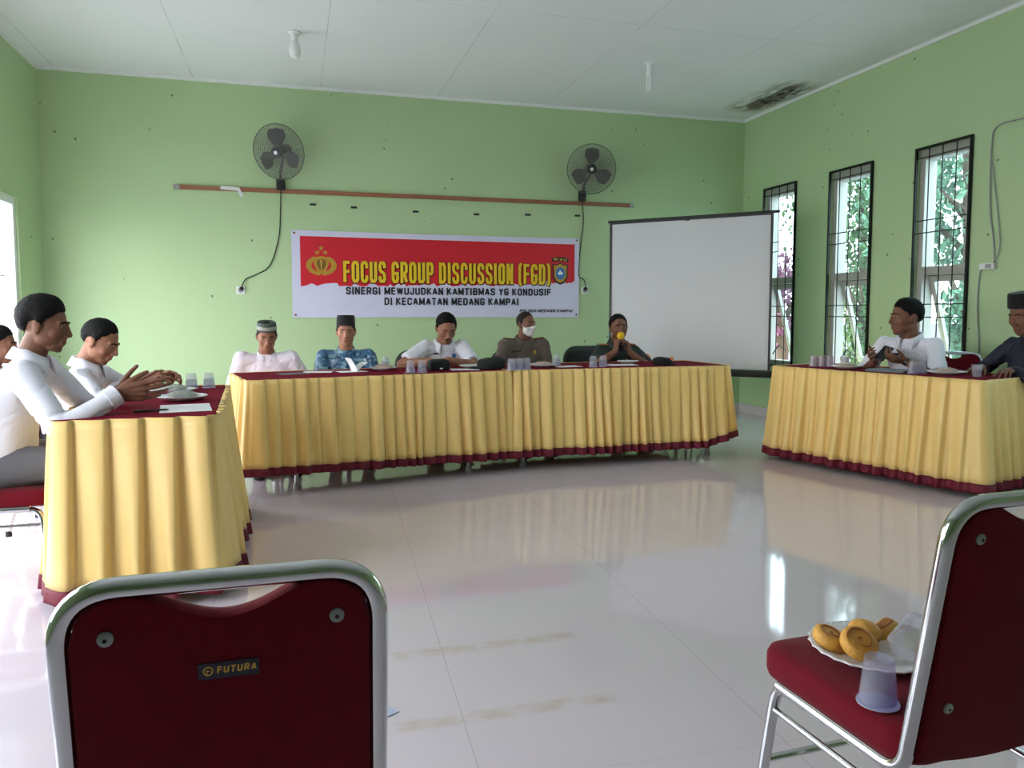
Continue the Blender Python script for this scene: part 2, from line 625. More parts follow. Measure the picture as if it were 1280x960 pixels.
def text_obj(name, body, m, parent, mtx, height, width=None, bold=0.0, th=0.001, cond=1.0):
    cu = bpy.data.curves.new(name, 'FONT')
    cu.body = body
    cu.size = 1.0
    cu.align_x = 'CENTER'
    cu.align_y = 'CENTER'
    cu.offset = bold
    cu.resolution_u = 3
    tmp = bpy.data.objects.new('lettering_tmp', cu)
    col.objects.link(tmp)
    dg = bpy.context.evaluated_depsgraph_get()
    dg.update()
    me = bpy.data.meshes.new_from_object(tmp.evaluated_get(dg))
    bpy.data.objects.remove(tmp)
    bpy.data.curves.remove(cu)
    co = np.empty(len(me.vertices) * 3)
    me.vertices.foreach_get('co', co)
    co = co.reshape(-1, 3)
    lo, hi = co.min(0), co.max(0)
    c = (lo + hi) / 2
    sy = height / (hi[1] - lo[1])
    sx = width / (hi[0] - lo[0]) if width else sy * cond
    for i, v in enumerate(me.vertices):
        v.co = mtx @ Vector(((co[i][0] - c[0]) * sx, (co[i][1] - c[1]) * sy, th))
    me.materials.clear()
    return mobj(name, me, m, parent, smooth=False)


def voxel_union(bm, vox, smooth_it=3, fac=0.5):
    """one continuous closed surface around all the closed pieces in bm"""
    bmesh.ops.recalc_face_normals(bm, faces=bm.faces)
    me = bpy.data.meshes.new('union_tmp')
    bm.to_mesh(me)
    bm.free()
    o = bpy.data.objects.new('union_tmp', me)
    col.objects.link(o)
    md = o.modifiers.new('r', 'REMESH')
    md.mode = 'VOXEL'
    md.voxel_size = vox
    md.adaptivity = 0
    md.use_smooth_shade = True
    if smooth_it:
        sm = o.modifiers.new('s', 'SMOOTH')
        sm.factor = fac
        sm.iterations = smooth_it
    dg = bpy.context.evaluated_depsgraph_get()
    dg.update()
    out = bpy.data.meshes.new_from_object(o.evaluated_get(dg))
    bpy.data.objects.remove(o)
    bpy.data.meshes.remove(me)
    out.materials.clear()
    return out


def bvh_of(me):
    return BVHTree.FromPolygons([v.co.copy() for v in me.vertices], [tuple(p.vertices) for p in me.polygons])


# block capitals drawn as thick strokes (centre lines in a unit cell)
GL = {
    'A': (1.05, [[(0, 0), (0.46, 1)], [(0.54, 1), (1, 0)], [(0.25, 0.3), (0.75, 0.3)]]),
    'B': (1.0, [[(0, 0), (0, 1)], [(0, 1), (0.8, 1), (1, 0.88), (1, 0.64), (0.8, 0.53), (0, 0.53)], [(0.7, 0.53), (0.8, 0.53), (1, 0.42), (1, 0.12), (0.8, 0), (0, 0)]]),
    'C': (1.0, [[(1, 0.74), (1, 0.88), (0.75, 1), (0.25, 1), (0, 0.88), (0, 0.12), (0.25, 0), (0.75, 0), (1, 0.12), (1, 0.26)]]),
    'D': (1.0, [[(0, 0), (0, 1), (0.7, 1), (1, 0.85), (1, 0.15), (0.7, 0), (0, 0)]]),
    'E': (0.85, [[(1, 1), (0, 1), (0, 0), (1, 0)], [(0, 0.52), (0.85, 0.52)]]),
    'F': (0.85, [[(1, 1), (0, 1), (0, 0)], [(0, 0.52), (0.85, 0.52)]]),
    'G': (1.0, [[(1, 0.78), (1, 0.88), (0.75, 1), (0.25, 1), (0, 0.88), (0, 0.12), (0.25, 0), (0.75, 0), (1, 0.12), (1, 0.44)], [(0.62, 0.44), (1, 0.44)]]),
    'I': (0.12, [[(0.5, 0), (0.5, 1)]]),
    'J': (0.8, [[(1, 1), (1, 0.12), (0.75, 0), (0.25, 0), (0, 0.12), (0, 0.28)]]),
    'K': (1.0, [[(0, 0), (0, 1)], [(1, 1), (0.08, 0.48)], [(0.3, 0.6), (1, 0)]]),
    'L': (0.8, [[(0, 1), (0, 0), (1, 0)]]),
    'M': (1.3, [[(0, 0), (0, 1)], [(0.04, 1), (0.5, 0.1)], [(0.5, 0.1), (0.96, 1)], [(1, 0), (1, 1)]]),
    'N': (1.0, [[(0, 0), (0, 1)], [(0.04, 1), (0.96, 0)], [(1, 0), (1, 1)]]),
    'O': (1.0, [[(0.5, 1), (0.25, 1), (0, 0.88), (0, 0.12), (0.25, 0), (0.75, 0), (1, 0.12), (1, 0.88), (0.75, 1), (0.5, 1)]]),
    'P': (1.0, [[(0, 0), (0, 1)], [(0, 1), (0.75, 1), (1, 0.88), (1, 0.56), (0.75, 0.44), (0, 0.44)]]),
    'R': (1.0, [[(0, 0), (0, 1)], [(0, 1), (0.75, 1), (1, 0.88), (1, 0.58), (0.75, 0.46), (0, 0.46)], [(0.55, 0.46), (1, 0)]]),
    'S': (1.0, [[(1, 0.77), (1, 0.88), (0.75, 1), (0.25, 1), (0, 0.88), (0, 0.66), (0.2, 0.55), (0.8, 0.45), (1, 0.34), (1, 0.12), (0.75, 0), (0.25, 0), (0, 0.12), (0, 0.23)]]),
    'T': (0.9, [[(0, 1), (1, 1)], [(0.5, 1), (0.5, 0)]]),
    'U': (1.0, [[(0, 1), (0, 0.12), (0.25, 0), (0.75, 0), (1, 0.12), (1, 1)]]),
    'W': (1.5, [[(0, 1), (0.25, 0)], [(0.25, 0), (0.5, 0.95)], [(0.5, 0.95), (0.75, 0)], [(0.75, 0), (1, 1)]]),
    'Y': (1.0, [[(0, 1), (0.5, 0.48)], [(0.5, 0.48), (1, 1)], [(0.5, 0.5), (0.5, 0)]]),
    '(': (0.3, [[(1, 1.08), (0.1, 0.9), (0.1, 0.05), (1, -0.1)]]),
    ')': (0.3, [[(0, 1.08), (0.9, 0.9), (0.9, 0.05), (0, -0.1)]]),
}


def stroke(bm, pts, t, z, mtx, shear):
    P = [Vector((x, y, 0)) for x, y in pts]
    loop = (P[0] - P[-1]).length < 1e-6
    diag = len(P) == 2 and abs(P[0].x - P[1].x) > 1e-5 and abs(P[0].y - P[1].y) > 1e-5
    if not loop:
        e_ = t * (0.3 if diag else 1.0 if len(P) == 2 else 0.6)
        P[0] = P[0] - (P[1] - P[0]).normalized() * e_
        P[-1] = P[-1] + (P[-1] - P[-2]).normalized() * e_
    L = []
    for i, p in enumerate(P):
        d1 = (p - P[i - 1]).normalized() if i else ((p - P[-2]).normalized() if loop else (P[1] - p).normalized())
        d2 = (P[i + 1] - p).normalized() if i < len(P) - 1 else ((P[1] - p).normalized() if loop else d1)
        n1, n2 = Vector((-d1.y, d1.x, 0)), Vector((-d2.y, d2.x, 0))
        m_ = n1 + n2
        m_ = m_.normalized() if m_.length > 1e-4 else n1
        k = t / max(0.5, m_.dot(n1))
        L.append((p + m_ * k, p - m_ * k))
    vs = [[bm.verts.new(mtx @ Vector((q.x + shear[0] * (q.y - shear[1]), q.y, z))) for q in pr] for pr in L]
    for a, c in zip(vs[:-1], vs[1:]):
        bm.faces.new((a[0], a[1], c[1], c[0]))


def lettering(name, text, m, parent, mtx, cx, cy, height, width, t, gap=0.35, space=0.75, z=0.001, shear=0.0, grow=0.0, zs=0.00018):
    """one mesh per word, words centred on (cx, cy); t is half the stroke"""
    words = text.split(' ')
    unit = sum(GL[c][0] for w in words for c in w)
    n_gap = sum(len(w) - 1 for w in words)
    # every glyph is cw*w + 2t wide
    cw = (width - 2 * t * sum(len(w) for w in words)) / (unit + gap * n_gap + space * (len(words) - 1) + 1e-9)
    x = cx - width / 2
    for w in words:
        bm = B()
        for i, c in enumerate(w):
            gw, lines = GL[c]
            for li, ln in enumerate(lines):
                stroke(bm, [(x + t + px * gw * cw, cy - height / 2 + t + py * (height - 2 * t)) for px, py in ln], t + grow, z + zs * (li + 3 * (i % 2)), mtx, (shear, cy))
            x += gw * cw + 2 * t + (gap * cw if i < len(w) - 1 else 0)
        x += space * cw
        obj(name, bm, m, parent, smooth=False, recalc=False)

# ------------------------------------------------------------------ the room
def structure(name, bm, m, parent=None, smooth=False):
    o = obj(name, bm, m, parent, smooth=smooth)
    if parent is None:
        o['kind'] = 'structure'
    return o


bm = B(); box(bm, ((RX0 + RX1) / 2, (RY0 + RY1) / 2, -0.05), (RX1 - RX0 + 0.4, RY1 - RY0 + 0.4, 0.1)); structure('floor', bm, 'floor')
bm = B(); box(bm, ((RX0 + RX1) / 2, (RY0 + RY1) / 2, RH + 0.05), (RX1 - RX0 + 0.4, RY1 - RY0 + 0.4, 0.1)); structure('ceiling', bm, 'ceiling')
bm = B(); box(bm, ((RX0 + RX1) / 2, RY1 + WT / 2, RH / 2), (RX1 - RX0 + 2 * WT, WT, RH)); structure('wall_back', bm, 'wall')
bm = B(); box(bm, ((RX0 + RX1) / 2, RY0 - WT / 2, RH / 2), (RX1 - RX0 + 2 * WT, WT, RH)); structure('wall_front', bm, 'wall')


def side_wall(name, xc, openings):
    bm = B()
    y = RY0
    for (a, b, z0, z1) in sorted(openings):
        box(bm, (xc, (y + a) / 2, RH / 2), (WT, a - y, RH))
        if z0 > 0.01:
            box(bm, (xc, (a + b) / 2, z0 / 2), (WT, b - a, z0))
        box(bm, (xc, (a + b) / 2, (z1 + RH) / 2), (WT, b - a, RH - z1))
        y = b
    box(bm, (xc, (y + RY1) / 2, RH / 2), (WT, RY1 - y, RH))
    return structure(name, bm, 'wall')


side_wall('wall_right', RX1 + WT / 2, [(a, b, WZ0, WZ1) for a, b in WIN_R])
side_wall('wall_left', RX0 - WT / 2, OPEN_L)
bm = B(); box(bm, ((RX0 + RX1) / 2, RY1 - 0.006, 0.05), (RX1 - RX0, 0.012, 0.10)); structure('baseboard_back', bm, 'floor')
bm = B(); box(bm, (RX1 - 0.006, (RY0 + RY1) / 2, 0.05), (0.012, RY1 - RY0 - 0.03, 0.10)); structure('baseboard_right', bm, 'floor')
bm = B(); box(bm, ((RX0 + RX1) / 2, RY1 - 0.012, RH - 0.014), (RX1 - RX0, 0.024, 0.028)); structure('trim_1', bm, 'lamp_white')
bm = B(); box(bm, (RX1 - 0.012, (RY0 + RY1) / 2, RH - 0.014), (0.024, RY1 - RY0 - 0.06, 0.028)); structure('trim_2', bm, 'lamp_white')
bm = B(); box(bm, (RX0 + 0.012, (RY0 + RY1) / 2, RH - 0.014), (0.024, RY1 - RY0 - 0.06, 0.028)); structure('trim_3', bm, 'lamp_white')

# right-hand windows: wood frame, fixed pane above, awning sash below, iron grille inside
for i, (a, b) in enumerate(WIN_R):
    w = empty('window_%d' % (i + 1), (RX1, (a + b) / 2, WZ0), 0, kind='structure')
    W, H = b - a, WZ1 - WZ0
    fx = 0.085
    bm = B()
    for s in (-1, 1):
        box(bm, (fx, s * (W / 2 - 0.03), H / 2), (0.12, 0.06, H))
    for z, hh in ((0.03, 0.06), (H - 0.045, 0.09), (0.945, 0.07)):
        box(bm, (fx, 0, z), (0.118, W - 0.12, hh))
    obj('window_frame', bm, 'frame_wood', w, smooth=False)
    bm = B(); box(bm, (fx + 0.02, 0, (0.98 + H - 0.09) / 2), (0.006, W - 0.118, H - 0.09 - 0.98 + 0.004)); obj('upper_pane', bm, 'glass_pane', w, smooth=False)
    # sash hinged at its top edge, pushed out at the bottom
    sash = B()
    T = Matrix.Translation((fx + 0.03, 0, 0.905)) @ Matrix.Rotation(R(-16), 4, 'Y')
    sh = 0.84
    for s in (-1, 1):
        box(sash, T @ Vector((0, s * (W / 2 - 0.085), -sh / 2)), (0.035, 0.045, sh), rot=(0, R(-16), 0))
    for z in (-0.025, -sh + 0.025):
        box(sash, T @ Vector((0, 0, z)), (0.034, W - 0.2, 0.05), rot=(0, R(-16), 0))
    so = obj('sash', sash, 'frame_wood', w, smooth=False)
    bm = B(); box(bm, T @ Vector((0, 0, -sh / 2)), (0.005, W - 0.2, sh - 0.09), rot=(0, R(-16), 0)); obj('lower_pane', bm, 'glass_pane', so, smooth=False)
    bm = B()
    tube(bm, [(0.03, 0.12, 0.12), (0.10, 0.12, 0.22), (0.20, 0.12, 0.16)], 0.007, 6)
    obj('stay_arm', bm, 'black_iron', w)
    bm = B()
    gx = -0.016
    for s in (-1, 1):
        box(bm, (gx, s * (W / 2), H / 2), (0.02, 0.02, H + 0.02))
    for z in (0, H):
        box(bm, (gx, 0, z), (0.019, W, 0.02))
    for k in range(1, 4):
        tube(bm, [(gx, -W / 2 + W * k / 4, 0), (gx, -W / 2 + W * k / 4, H)], 0.005, 6)
    for z in (0.55, 0.66, 1.265, 1.37, H - 0.08):
        tube(bm, [(gx, -W / 2, z), (gx, W / 2, z)], 0.005, 6)
    obj('grille', bm, 'black_iron', w, smooth=False)

# left-hand openings: frames only, the leaves stand open outside
for i, (a, b, z0, z1) in enumerate(OPEN_L):
    d = empty(('door_%d' % (i + 1)) if z0 < 0.1 else 'window_9', (RX0 - 0.06, (a + b) / 2, z0), 0, kind='structure')
    bm = B()
    for s in (-1, 1):
        box(bm, (-0.02, s * ((b - a) / 2 - 0.03), (z1 - z0) / 2), (0.12, 0.06, z1 - z0))
    box(bm, (-0.02, 0, z1 - z0 - 0.03), (0.118, b - a - 0.12, 0.06))
    obj('door_frame' if z0 < 0.1 else 'window_frame', bm, 'lamp_white', d, smooth=False)
    bm = B()
    for k in range(1, 6):
        y = -(b - a) / 2 + (b - a) * k / 6
        tube(bm, [(-0.05, y, 0.02), (-0.05, y, z1 - z0 - 0.05)], 0.006, 6)
    for z in (0.45, 0.9, 1.5):
        tube(bm, [(-0.05, -(b - a) / 2 + 0.05, z), (-0.05, (b - a) / 2 - 0.05, z)], 0.006, 6)
    obj('grille', bm, 'black_iron', d, smooth=False)

# ------------------------------------------------------------------ outdoors
bm = B(); box(bm, (3, 4, -0.35), (90, 90, 0.1)); structure('ground', bm, 'terrace')
bm = B(); box(bm, (11.5, 10, 0.35), (0.2, 26, 1.3)); structure('fence_wall', bm, 'concrete')


def leaf_mesh(name, n, crown, size, m, parent=None, seed=1):
    rng = np.random.default_rng(seed)
    vs, fs = [], []
    c = np.array(crown[0]); r = np.array(crown[1])
    # leaves cluster around twig ends
    tw = rng.normal(size=(max(8, n // 22), 3))
    tw /= np.linalg.norm(tw, axis=1)[:, None]
    tw *= rng.uniform(0.25, 1.0, (len(tw), 1)) ** 0.5
    for k in range(n):
        p = c + (tw[k % len(tw)] + rng.normal(0, 0.11, 3)) * r
        q = Euler(rng.uniform(0, 2 * PI, 3)).to_matrix()
        s = size * rng.uniform(0.6, 1.3)
        i = len(vs)
        for (x, y, z) in ((0, 0, 0), (0.42, 0.28, 0.06), (1, 0, -0.08), (0.42, -0.28, 0.06)):
            v = q @ Vector((x * s, y * s, z * s))
            vs.append((p[0] + v.x, p[1] + v.y, p[2] + v.z))
        fs.append((i, i + 1, i + 2)); fs.append((i, i + 2, i + 3))
    me = bpy.data.meshes.new(name)
    me.from_pydata(vs, [], fs)
    return mobj(name, me, m, parent, smooth=False)


def tree(name, x, y, h, crown, n, size, m, label, cat, seed, group=None):
    t = empty(name, (x, y, -0.3), 0, label, cat, group)
    bm = B()
    tube(bm, crv([(0, 0, 0), (0.08, 0.05, h * 0.4), (-0.03, 0.1, h * 0.8)], 5), [0.13 - 0.008 * k for k in range(11)], 10)
    rng = random.Random(seed)
    for k in range(6):
        a = rng.uniform(0, 2 * PI)
        z = h * rng.uniform(0.4, 0.7)
        tube(bm, [(0, 0.06, z), (math.cos(a) * crown[0] * 0.4, math.sin(a) * crown[1] * 0.4, z + 0.4), (math.cos(a) * crown[0] * 0.8, math.sin(a) * crown[1] * 0.8, z + 0.9)], [0.05, 0.035, 0.015], 6)
    obj('trunk', bm, 'bark', t)
    leaf_mesh('foliage', n, ((0, 0, h * 0.72), crown), size, m, t, seed)


tree('tree', 8.8, 8.4, 4.9, (1.5, 1.3, 1.7), 5200, 0.13, 'leaf_teal', 'leafy tree seen through the window nearest the wall cable', 'tree', 3)
tree('tree', 9.8, 11.6, 4.6, (1.3, 1.25, 1.7), 4200, 0.13, 'leaf', 'leafy tree seen through the middle barred window', 'tree', 5)
tree('tree', 7.6, 13.6, 5.2, (1.2, 1.2, 1.5), 3200, 0.13, 'leaf_teal', 'leafy tree seen through the barred window beside the projection screen', 'tree', 8)
tree('shrub', 7.0, 10.0, 2.3, (0.6, 0.55, 0.7), 1700, 0.10, 'leaf_purple', 'purple-leaved shrub outside the window beside the projection screen', 'shrub', 9)
tree('shrub', 7.7, 8.85, 1.7, (0.55, 0.5, 0.7), 1700, 0.10, 'leaf', 'low green shrub outside the middle barred window', 'shrub', 12)
tree('shrub', 7.5, 6.9, 1.7, (0.55, 0.5, 0.7), 1700, 0.10, 'leaf_teal', 'low pale green shrub outside the window nearest the wall cable', 'shrub', 14)

# ------------------------------------------------------------------ ceiling lamps
def cfl(loc, label, spiral):
    t = empty('ceiling_lamp', loc, 0, label, 'lamp')
    bm = B(); lathe(bm, [(0.05, 0), (0.05, -0.012), (0.032, -0.02), (0.026, -0.05), (0.028, -0.07)], 20); obj('lamp_holder', bm, 'lamp_white', t)
    if spiral:
        bm = B()
        for k in range(3):
            a = 2 * PI * k / 3
            d = Vector((math.cos(a), math.sin(a), 0)) * 0.02
            e = Vector((math.cos(a + 0.9), math.sin(a + 0.9), 0)) * 0.02
            tube(bm, arc_pts([d + Vector((0, 0, -0.1)), d + Vector((0, 0, -0.25)), e + Vector((0, 0, -0.25)), e + Vector((0, 0, -0.1))], 0.01), 0.008, 8)
        obj('lamp_tube', bm, 'lamp_white', t)
        bm = B(); lathe(bm, [(0.022, -0.07), (0.03, -0.08), (0.03, -0.115), (0.02, -0.12)], 20); obj('ballast', bm, 'lamp_white', t)
    else:
        bm = B(); lathe(bm, [(0.02, -0.07), (0.034, -0.10), (0.046, -0.14), (0.045, -0.17), (0.03, -0.205), (0.008, -0.215)], 20); obj('bulb', bm, 'lamp_white', t)


cfl((0.05, 6.65, RH), 'round white bulb in a ceiling socket above the left fan', False)
cfl((3.165, 6.58, RH), 'white stick bulb hanging from the ceiling above the right fan', True)

# ------------------------------------------------------------------ things on the back wall
bt = empty('wall_batten', (1.33, RY1, 2.41), 0, 'long thin brown wooden batten nailed across the back wall', 'batten')
bm = B(); box(bm, (0, -0.012, 0), (4.86, 0.024, 0.042), bev=0.003); obj('board', bm, 'wood_batten', bt)
bm = B(); box(bm, (-1.92, -0.027, 0.005), (0.16, 0.004, 0.034), rot=(0, R(4), 0)); box(bm, (-1.82, -0.028, -0.03), (0.03, 0.003, 0.09), rot=(0, R(-25), 0)); obj('torn_tape', bm, 'white_plastic', bt)
for x in (-2.40, 2.40):
    bm = B(); box(bm, (x, -0.026, 0.0), (0.05, 0.006, 0.044)); obj('end_clip', bm, 'grey_plastic', bt)
ordn = ['leftmost', 'second from left', 'third from left', 'fourth from left', 'fifth from left', 'rightmost']
for k, (x, z) in enumerate([(0.21, 2.29), (0.62, 2.275), (1.26, 2.255), (1.92, 2.25), (2.50, 2.265), (3.08, 2.275)]):
    bm = B(); box(bm, (0, -0.006, 0), (0.062, 0.012, 0.02), bev=0.003); box(bm, (0, -0.009, 0), (0.05, 0.012, 0.008))
    o = obj('wall_bracket', bm, 'black_plastic'); o.location = (x, RY1, z)
    tag(o, 'small black bracket under the wooden batten, ' + ordn[k] + ' of six', 'bracket', 'black brackets under the batten')


def fan(mx, mz, cage, nrm, label, cord_pts, sx):
    t = empty('wall_fan', (mx, RY1, mz), 0, label, 'fan')
    C = Vector(cage) - Vector((mx, RY1, mz))
    nrm = Vector(nrm).normalized()
    u, v = frame_of(nrm)
    bm = B(); box(bm, (0, -0.02, 0), (0.085, 0.04, 0.11), bev=0.008); box(bm, (0, -0.05, 0.03), (0.05, 0.04, 0.06), bev=0.006)
    obj('wall_mount', bm, 'fan_dark', t)
    back = C - nrm * 0.10
    bm = B(); tube(bm, crv([(0, -0.05, 0.03), (0, -0.09, 0.12), back - Vector((0, 0, 0.05)), back], 6), 0.014, 10); obj('arm', bm, 'fan_dark', t)
    Q = Matrix.Translation(C) @ Matrix((u, v, nrm)).transposed().to_4x4()
    bm = B(); lathe(bm, [(0.03, -0.19), (0.055, -0.17), (0.062, -0.12), (0.06, -0.06), (0.045, -0.05)], 24, Q); obj('motor', bm, 'fan_dark', t)
    rad = 0.262
    bm = B()
    def dome(r, s):
        return s * 0.055 * (1 - (r / rad) ** 2) ** 0.7
    for s in (1, -1):
        for k in range(2, 15):
            r = rad * k / 14
            z = dome(r, s) if k < 14 else 0
            tube(bm, [Q @ Vector((r * math.cos(a), r * math.sin(a), z)) for a in [2 * PI * i / 36 for i in range(36)]], 0.0018 if k < 14 else 0.005, 4 if k < 14 else 6, closed=True)
        for k in range(64):
            a = 2 * PI * k / 64
            tube(bm, [Q @ Vector((r * math.cos(a), r * math.sin(a), dome(r, s))) for r in (0.05, 0.12, 0.18, 0.23, rad)], 0.0017, 3)
    obj('cage', bm, 'fan_grey', t)
    for k in range(3):
        bm = B()
        lp = []
        for i in range(9):
            r = 0.03 + 0.19 * i / 8
            wdt = 0.35 + 0.75 * math.sin(PI * min(1, i / 8 * 0.9))
            a0 = 2 * PI * k / 3 + 0.5
            lp.append([Q @ Vector((r * math.cos(a0 + wdt * (q - 0.5)), r * math.sin(a0 + wdt * (q - 0.5)), 0.025 * (q - 0.5) * 2 + dz)) for q, dz in ((0, 0), (0.5, 0.003), (1, 0), (0.5, -0.003))])
        rings(bm, lp)
        obj('blade', bm, 'fan_blade', t)
    bm = B(); lathe(bm, [(0.03, -0.02), (0.034, 0.01), (0.02, 0.03)], 20, Q); lathe(bm, [(0.052, 0.053), (0.05, 0.062), (0.02, 0.066)], 24, Q); obj('hub', bm, 'fan_dark', t)
    bm = B(); lathe(bm, [(0.018, 0.064), (0.018, 0.069)], 20, Q); obj('badge', bm, 'white_plastic', t)
    off = Vector((mx, RY1, mz))
    bm = B(); tube(bm, crv([Vector((x, RY1 + y, z)) - off for x, y, z in cord_pts], 8), 0.005, 8); co = obj('power_cord', bm, 'rubber', t)
    e = Vector((cord_pts[-1][0], RY1, cord_pts[-1][2])) - off
    bm = B(); lathe(bm, [(0.02, 0.006), (0.02, 0.03), (0.012, 0.045)], 16, Matrix.Translation(e) @ Matrix.Rotation(R(90), 4, 'X')); obj('plug', bm, 'rubber', co)
    s = empty('wall_socket', (sx[0], RY1, sx[1]), 0, sx[2], 'socket')
    bm = B(); rblock(bm, 0.085, 0.085, 0.01, [(0, 0), (0, 0.006), (0.004, 0.011)], Matrix.Rotation(R(90), 4, 'X')); obj('plate', bm, 'white_plastic', s)
    bm = B(); lathe(bm, [(0.026, 0.0112), (0.026, 0.013), (0.022, 0.013)], 20, Matrix.Rotation(R(90), 4, 'X')); obj('socket_ring', bm, 'grey_plastic', s)


fan(-0.10, 2.47, (-0.11, 7.90, 2.74), (-0.42, -0.82, -0.30), 'round grey wall fan with dark cage at the left, tilted down to the left',
    [(-0.10, -0.03, 2.42), (-0.11, -0.012, 2.2), (-0.13, -0.01, 1.95), (-0.22, -0.01, 1.67), (-0.36, -0.01, 1.57), (-0.46, -0.012, 1.52), (-0.498, -0.03, 1.43)],
    (-0.505, 1.415, 'white wall socket with a black plug left of the banner'))
fan(3.13, 2.49, (3.13, 7.90, 2.74), (-0.30, -0.92, -0.22), 'round grey wall fan on the right, above the banner and beside the screen',
    [(3.13, -0.03, 2.44), (3.15, -0.012, 2.2), (3.12, -0.01, 1.95), (3.10, -0.012, 1.75), (3.10, -0.014, 1.60), (3.16, -0.015, 1.56), (3.177, -0.03, 1.46)],
    (3.177, 1.445, 'white wall socket with a black plug right of the banner'))

# banner ---------------------------------------------------------------------
BW, BH = 3.11, 0.89
bx, bz = 1.545, 1.583
ban = empty('banner', (bx, RY1 - 0.012, bz), 0, 'white and red printed meeting banner with yellow headline on the back wall', 'banner')
FX = Matrix.Rotation(R(90), 4, 'X')      # local XY -> wall XZ, +Z -> towards the room


def on_banner(px, py, z=0.0):
    """photo position on the banner: px, py in its own metres from the centre"""
    return Matrix.Translation((px, -z, py)) @ FX


def wave(x):
    return 0.004 * math.sin(x * 3.1) + 0.003 * math.sin(x * 7.7 + 1)


bm = B()
lps = []
for i in range(41):
    x = -BW / 2 + BW * i / 40
    sag = 0.012 * (1 - (2 * x / BW) ** 2)
    y = -0.002 + wave(x) * 0.3
    zt = BH / 2 - sag * 0.4 - 0.008 * (x / BW + 0.5)
    lps.append([(x, y, -BH / 2 + sag * 0.2), (x, y, zt), (x, y + 0.002, zt), (x, y + 0.002, -BH / 2 + sag * 0.2)])
rings(bm, lps)
obj('sheet', bm, 'banner_white', ban)
rng = random.Random(4)
pts = [(-1.47, 0.385), (1.50, 0.37), (1.50, -0.035)]
x = 1.46
while x > -1.45:
    base = -0.05 - 0.03 * (1.5 - x) / 3 + (0.0 if x > 1.1 else -0.03)
    pts.append((x, base + rng.uniform(-0.02, 0.02)))
    x -= rng.uniform(0.02, 0.06)
pts.append((-1.47, -0.125))
bm = B(); poly_slab(bm, pts, 0.002, on_banner(0, 0, 0.004)); obj('red_field', bm, 'banner_red', ban, smooth=False)
HB_M = on_banner(0, 0, 0.006)
lettering('headline_outline', 'FOCUS GROUP DISCUSSION (FGD)', 'banner_ink', ban, HB_M, 0.089, 0.027, 0.225, 2.26, 0.0158, 0.30, 1.25, 0.0, 0.0, 0.008)
lettering('headline_word', 'FOCUS GROUP DISCUSSION (FGD)', 'banner_yellow', ban, HB_M, 0.086, 0.030, 0.225, 2.26, 0.0158, 0.30, 1.25, 0.004)
lettering('second_line_word', 'SINERGI MEWUJUDKAN KAMTIBMAS YG KONDUSIF', 'banner_ink', ban, HB_M, 0.10, -0.166, 0.078, 2.24, 0.0078, 0.32, 1.15, 0.001)
lettering('third_line_word', 'DI KECAMATAN MEDANG KAMPAI', 'banner_ink', ban, HB_M, 0.11, -0.274, 0.078, 1.47, 0.0078, 0.32, 1.15, 0.001)
lettering('footer_word', 'POLSEK MEDANG KAMPAI', 'banner_ink', ban, HB_M, 1.17, -0.372, 0.034, 0.62, 0.0038, 0.40, 1.0, 0.001, 0.25)
# left emblem: gold shield in a wreath with three stars
em = empty('emblem', (-1.262, -0.006, 0.10), 0); em.parent = ban
bm = B(); poly_slab(bm, [(-0.07, 0.07), (0, 0.085), (0.07, 0.07), (0.075, 0.0), (0.04, -0.07), (0, -0.095), (-0.04, -0.07), (-0.075, 0.0)], 0.003, FX); obj('shield', bm, 'gold', em, smooth=False)
bm = B(); poly_slab(bm, [(-0.045, 0.045), (0, 0.055), (0.045, 0.045), (0.048, 0.0), (0.026, -0.045), (0, -0.06), (-0.026, -0.045), (-0.048, 0.0)], 0.0045, FX); obj('shield_field', bm, 'gold_dark', em, smooth=False)
bm = B(); tube(bm, [Vector((0, -0.006, -0.045)), Vector((0, -0.006, 0.03))], 0.006, 6); ellip(bm, (0, -0.006, 0.032), (0.014, 0.004, 0.016)); obj('torch', bm, 'gold', em)
bm = B()
for s in (-1, 1):
    for k in range(9):
        a = R(-75 + 130 * k / 8)
        c = (s * 0.125 * math.cos(a), 0.085 * math.sin(a) - 0.01)
        w = 0.034
        q = [(c[0] + w * math.cos(a + tt) * 0.9 * s, c[1] + w * math.sin(a + tt) * 0.6) for tt in [2 * PI * j / 8 for j in range(8)]]
        if s < 0:
            q.reverse()
        poly_slab(bm, q, 0.002 + 0.0003 * k, FX)
obj('wreath', bm, 'gold', em, smooth=False)


def star(bm, cx, cy, r, m4, th=0.003):
    poly_slab(bm, [(cx + (r if k % 2 == 0 else r * 0.42) * math.cos(PI / 2 + k * PI / 5), cy + (r if k % 2 == 0 else r * 0.42) * math.sin(PI / 2 + k * PI / 5)) for k in range(10)], th, m4)


bm = B(); star(bm, 0, 0.165, 0.03, FX); star(bm, -0.04, 0.12, 0.03, FX); star(bm, 0.04, 0.12, 0.03, FX); obj('stars', bm, 'gold', em, smooth=False)
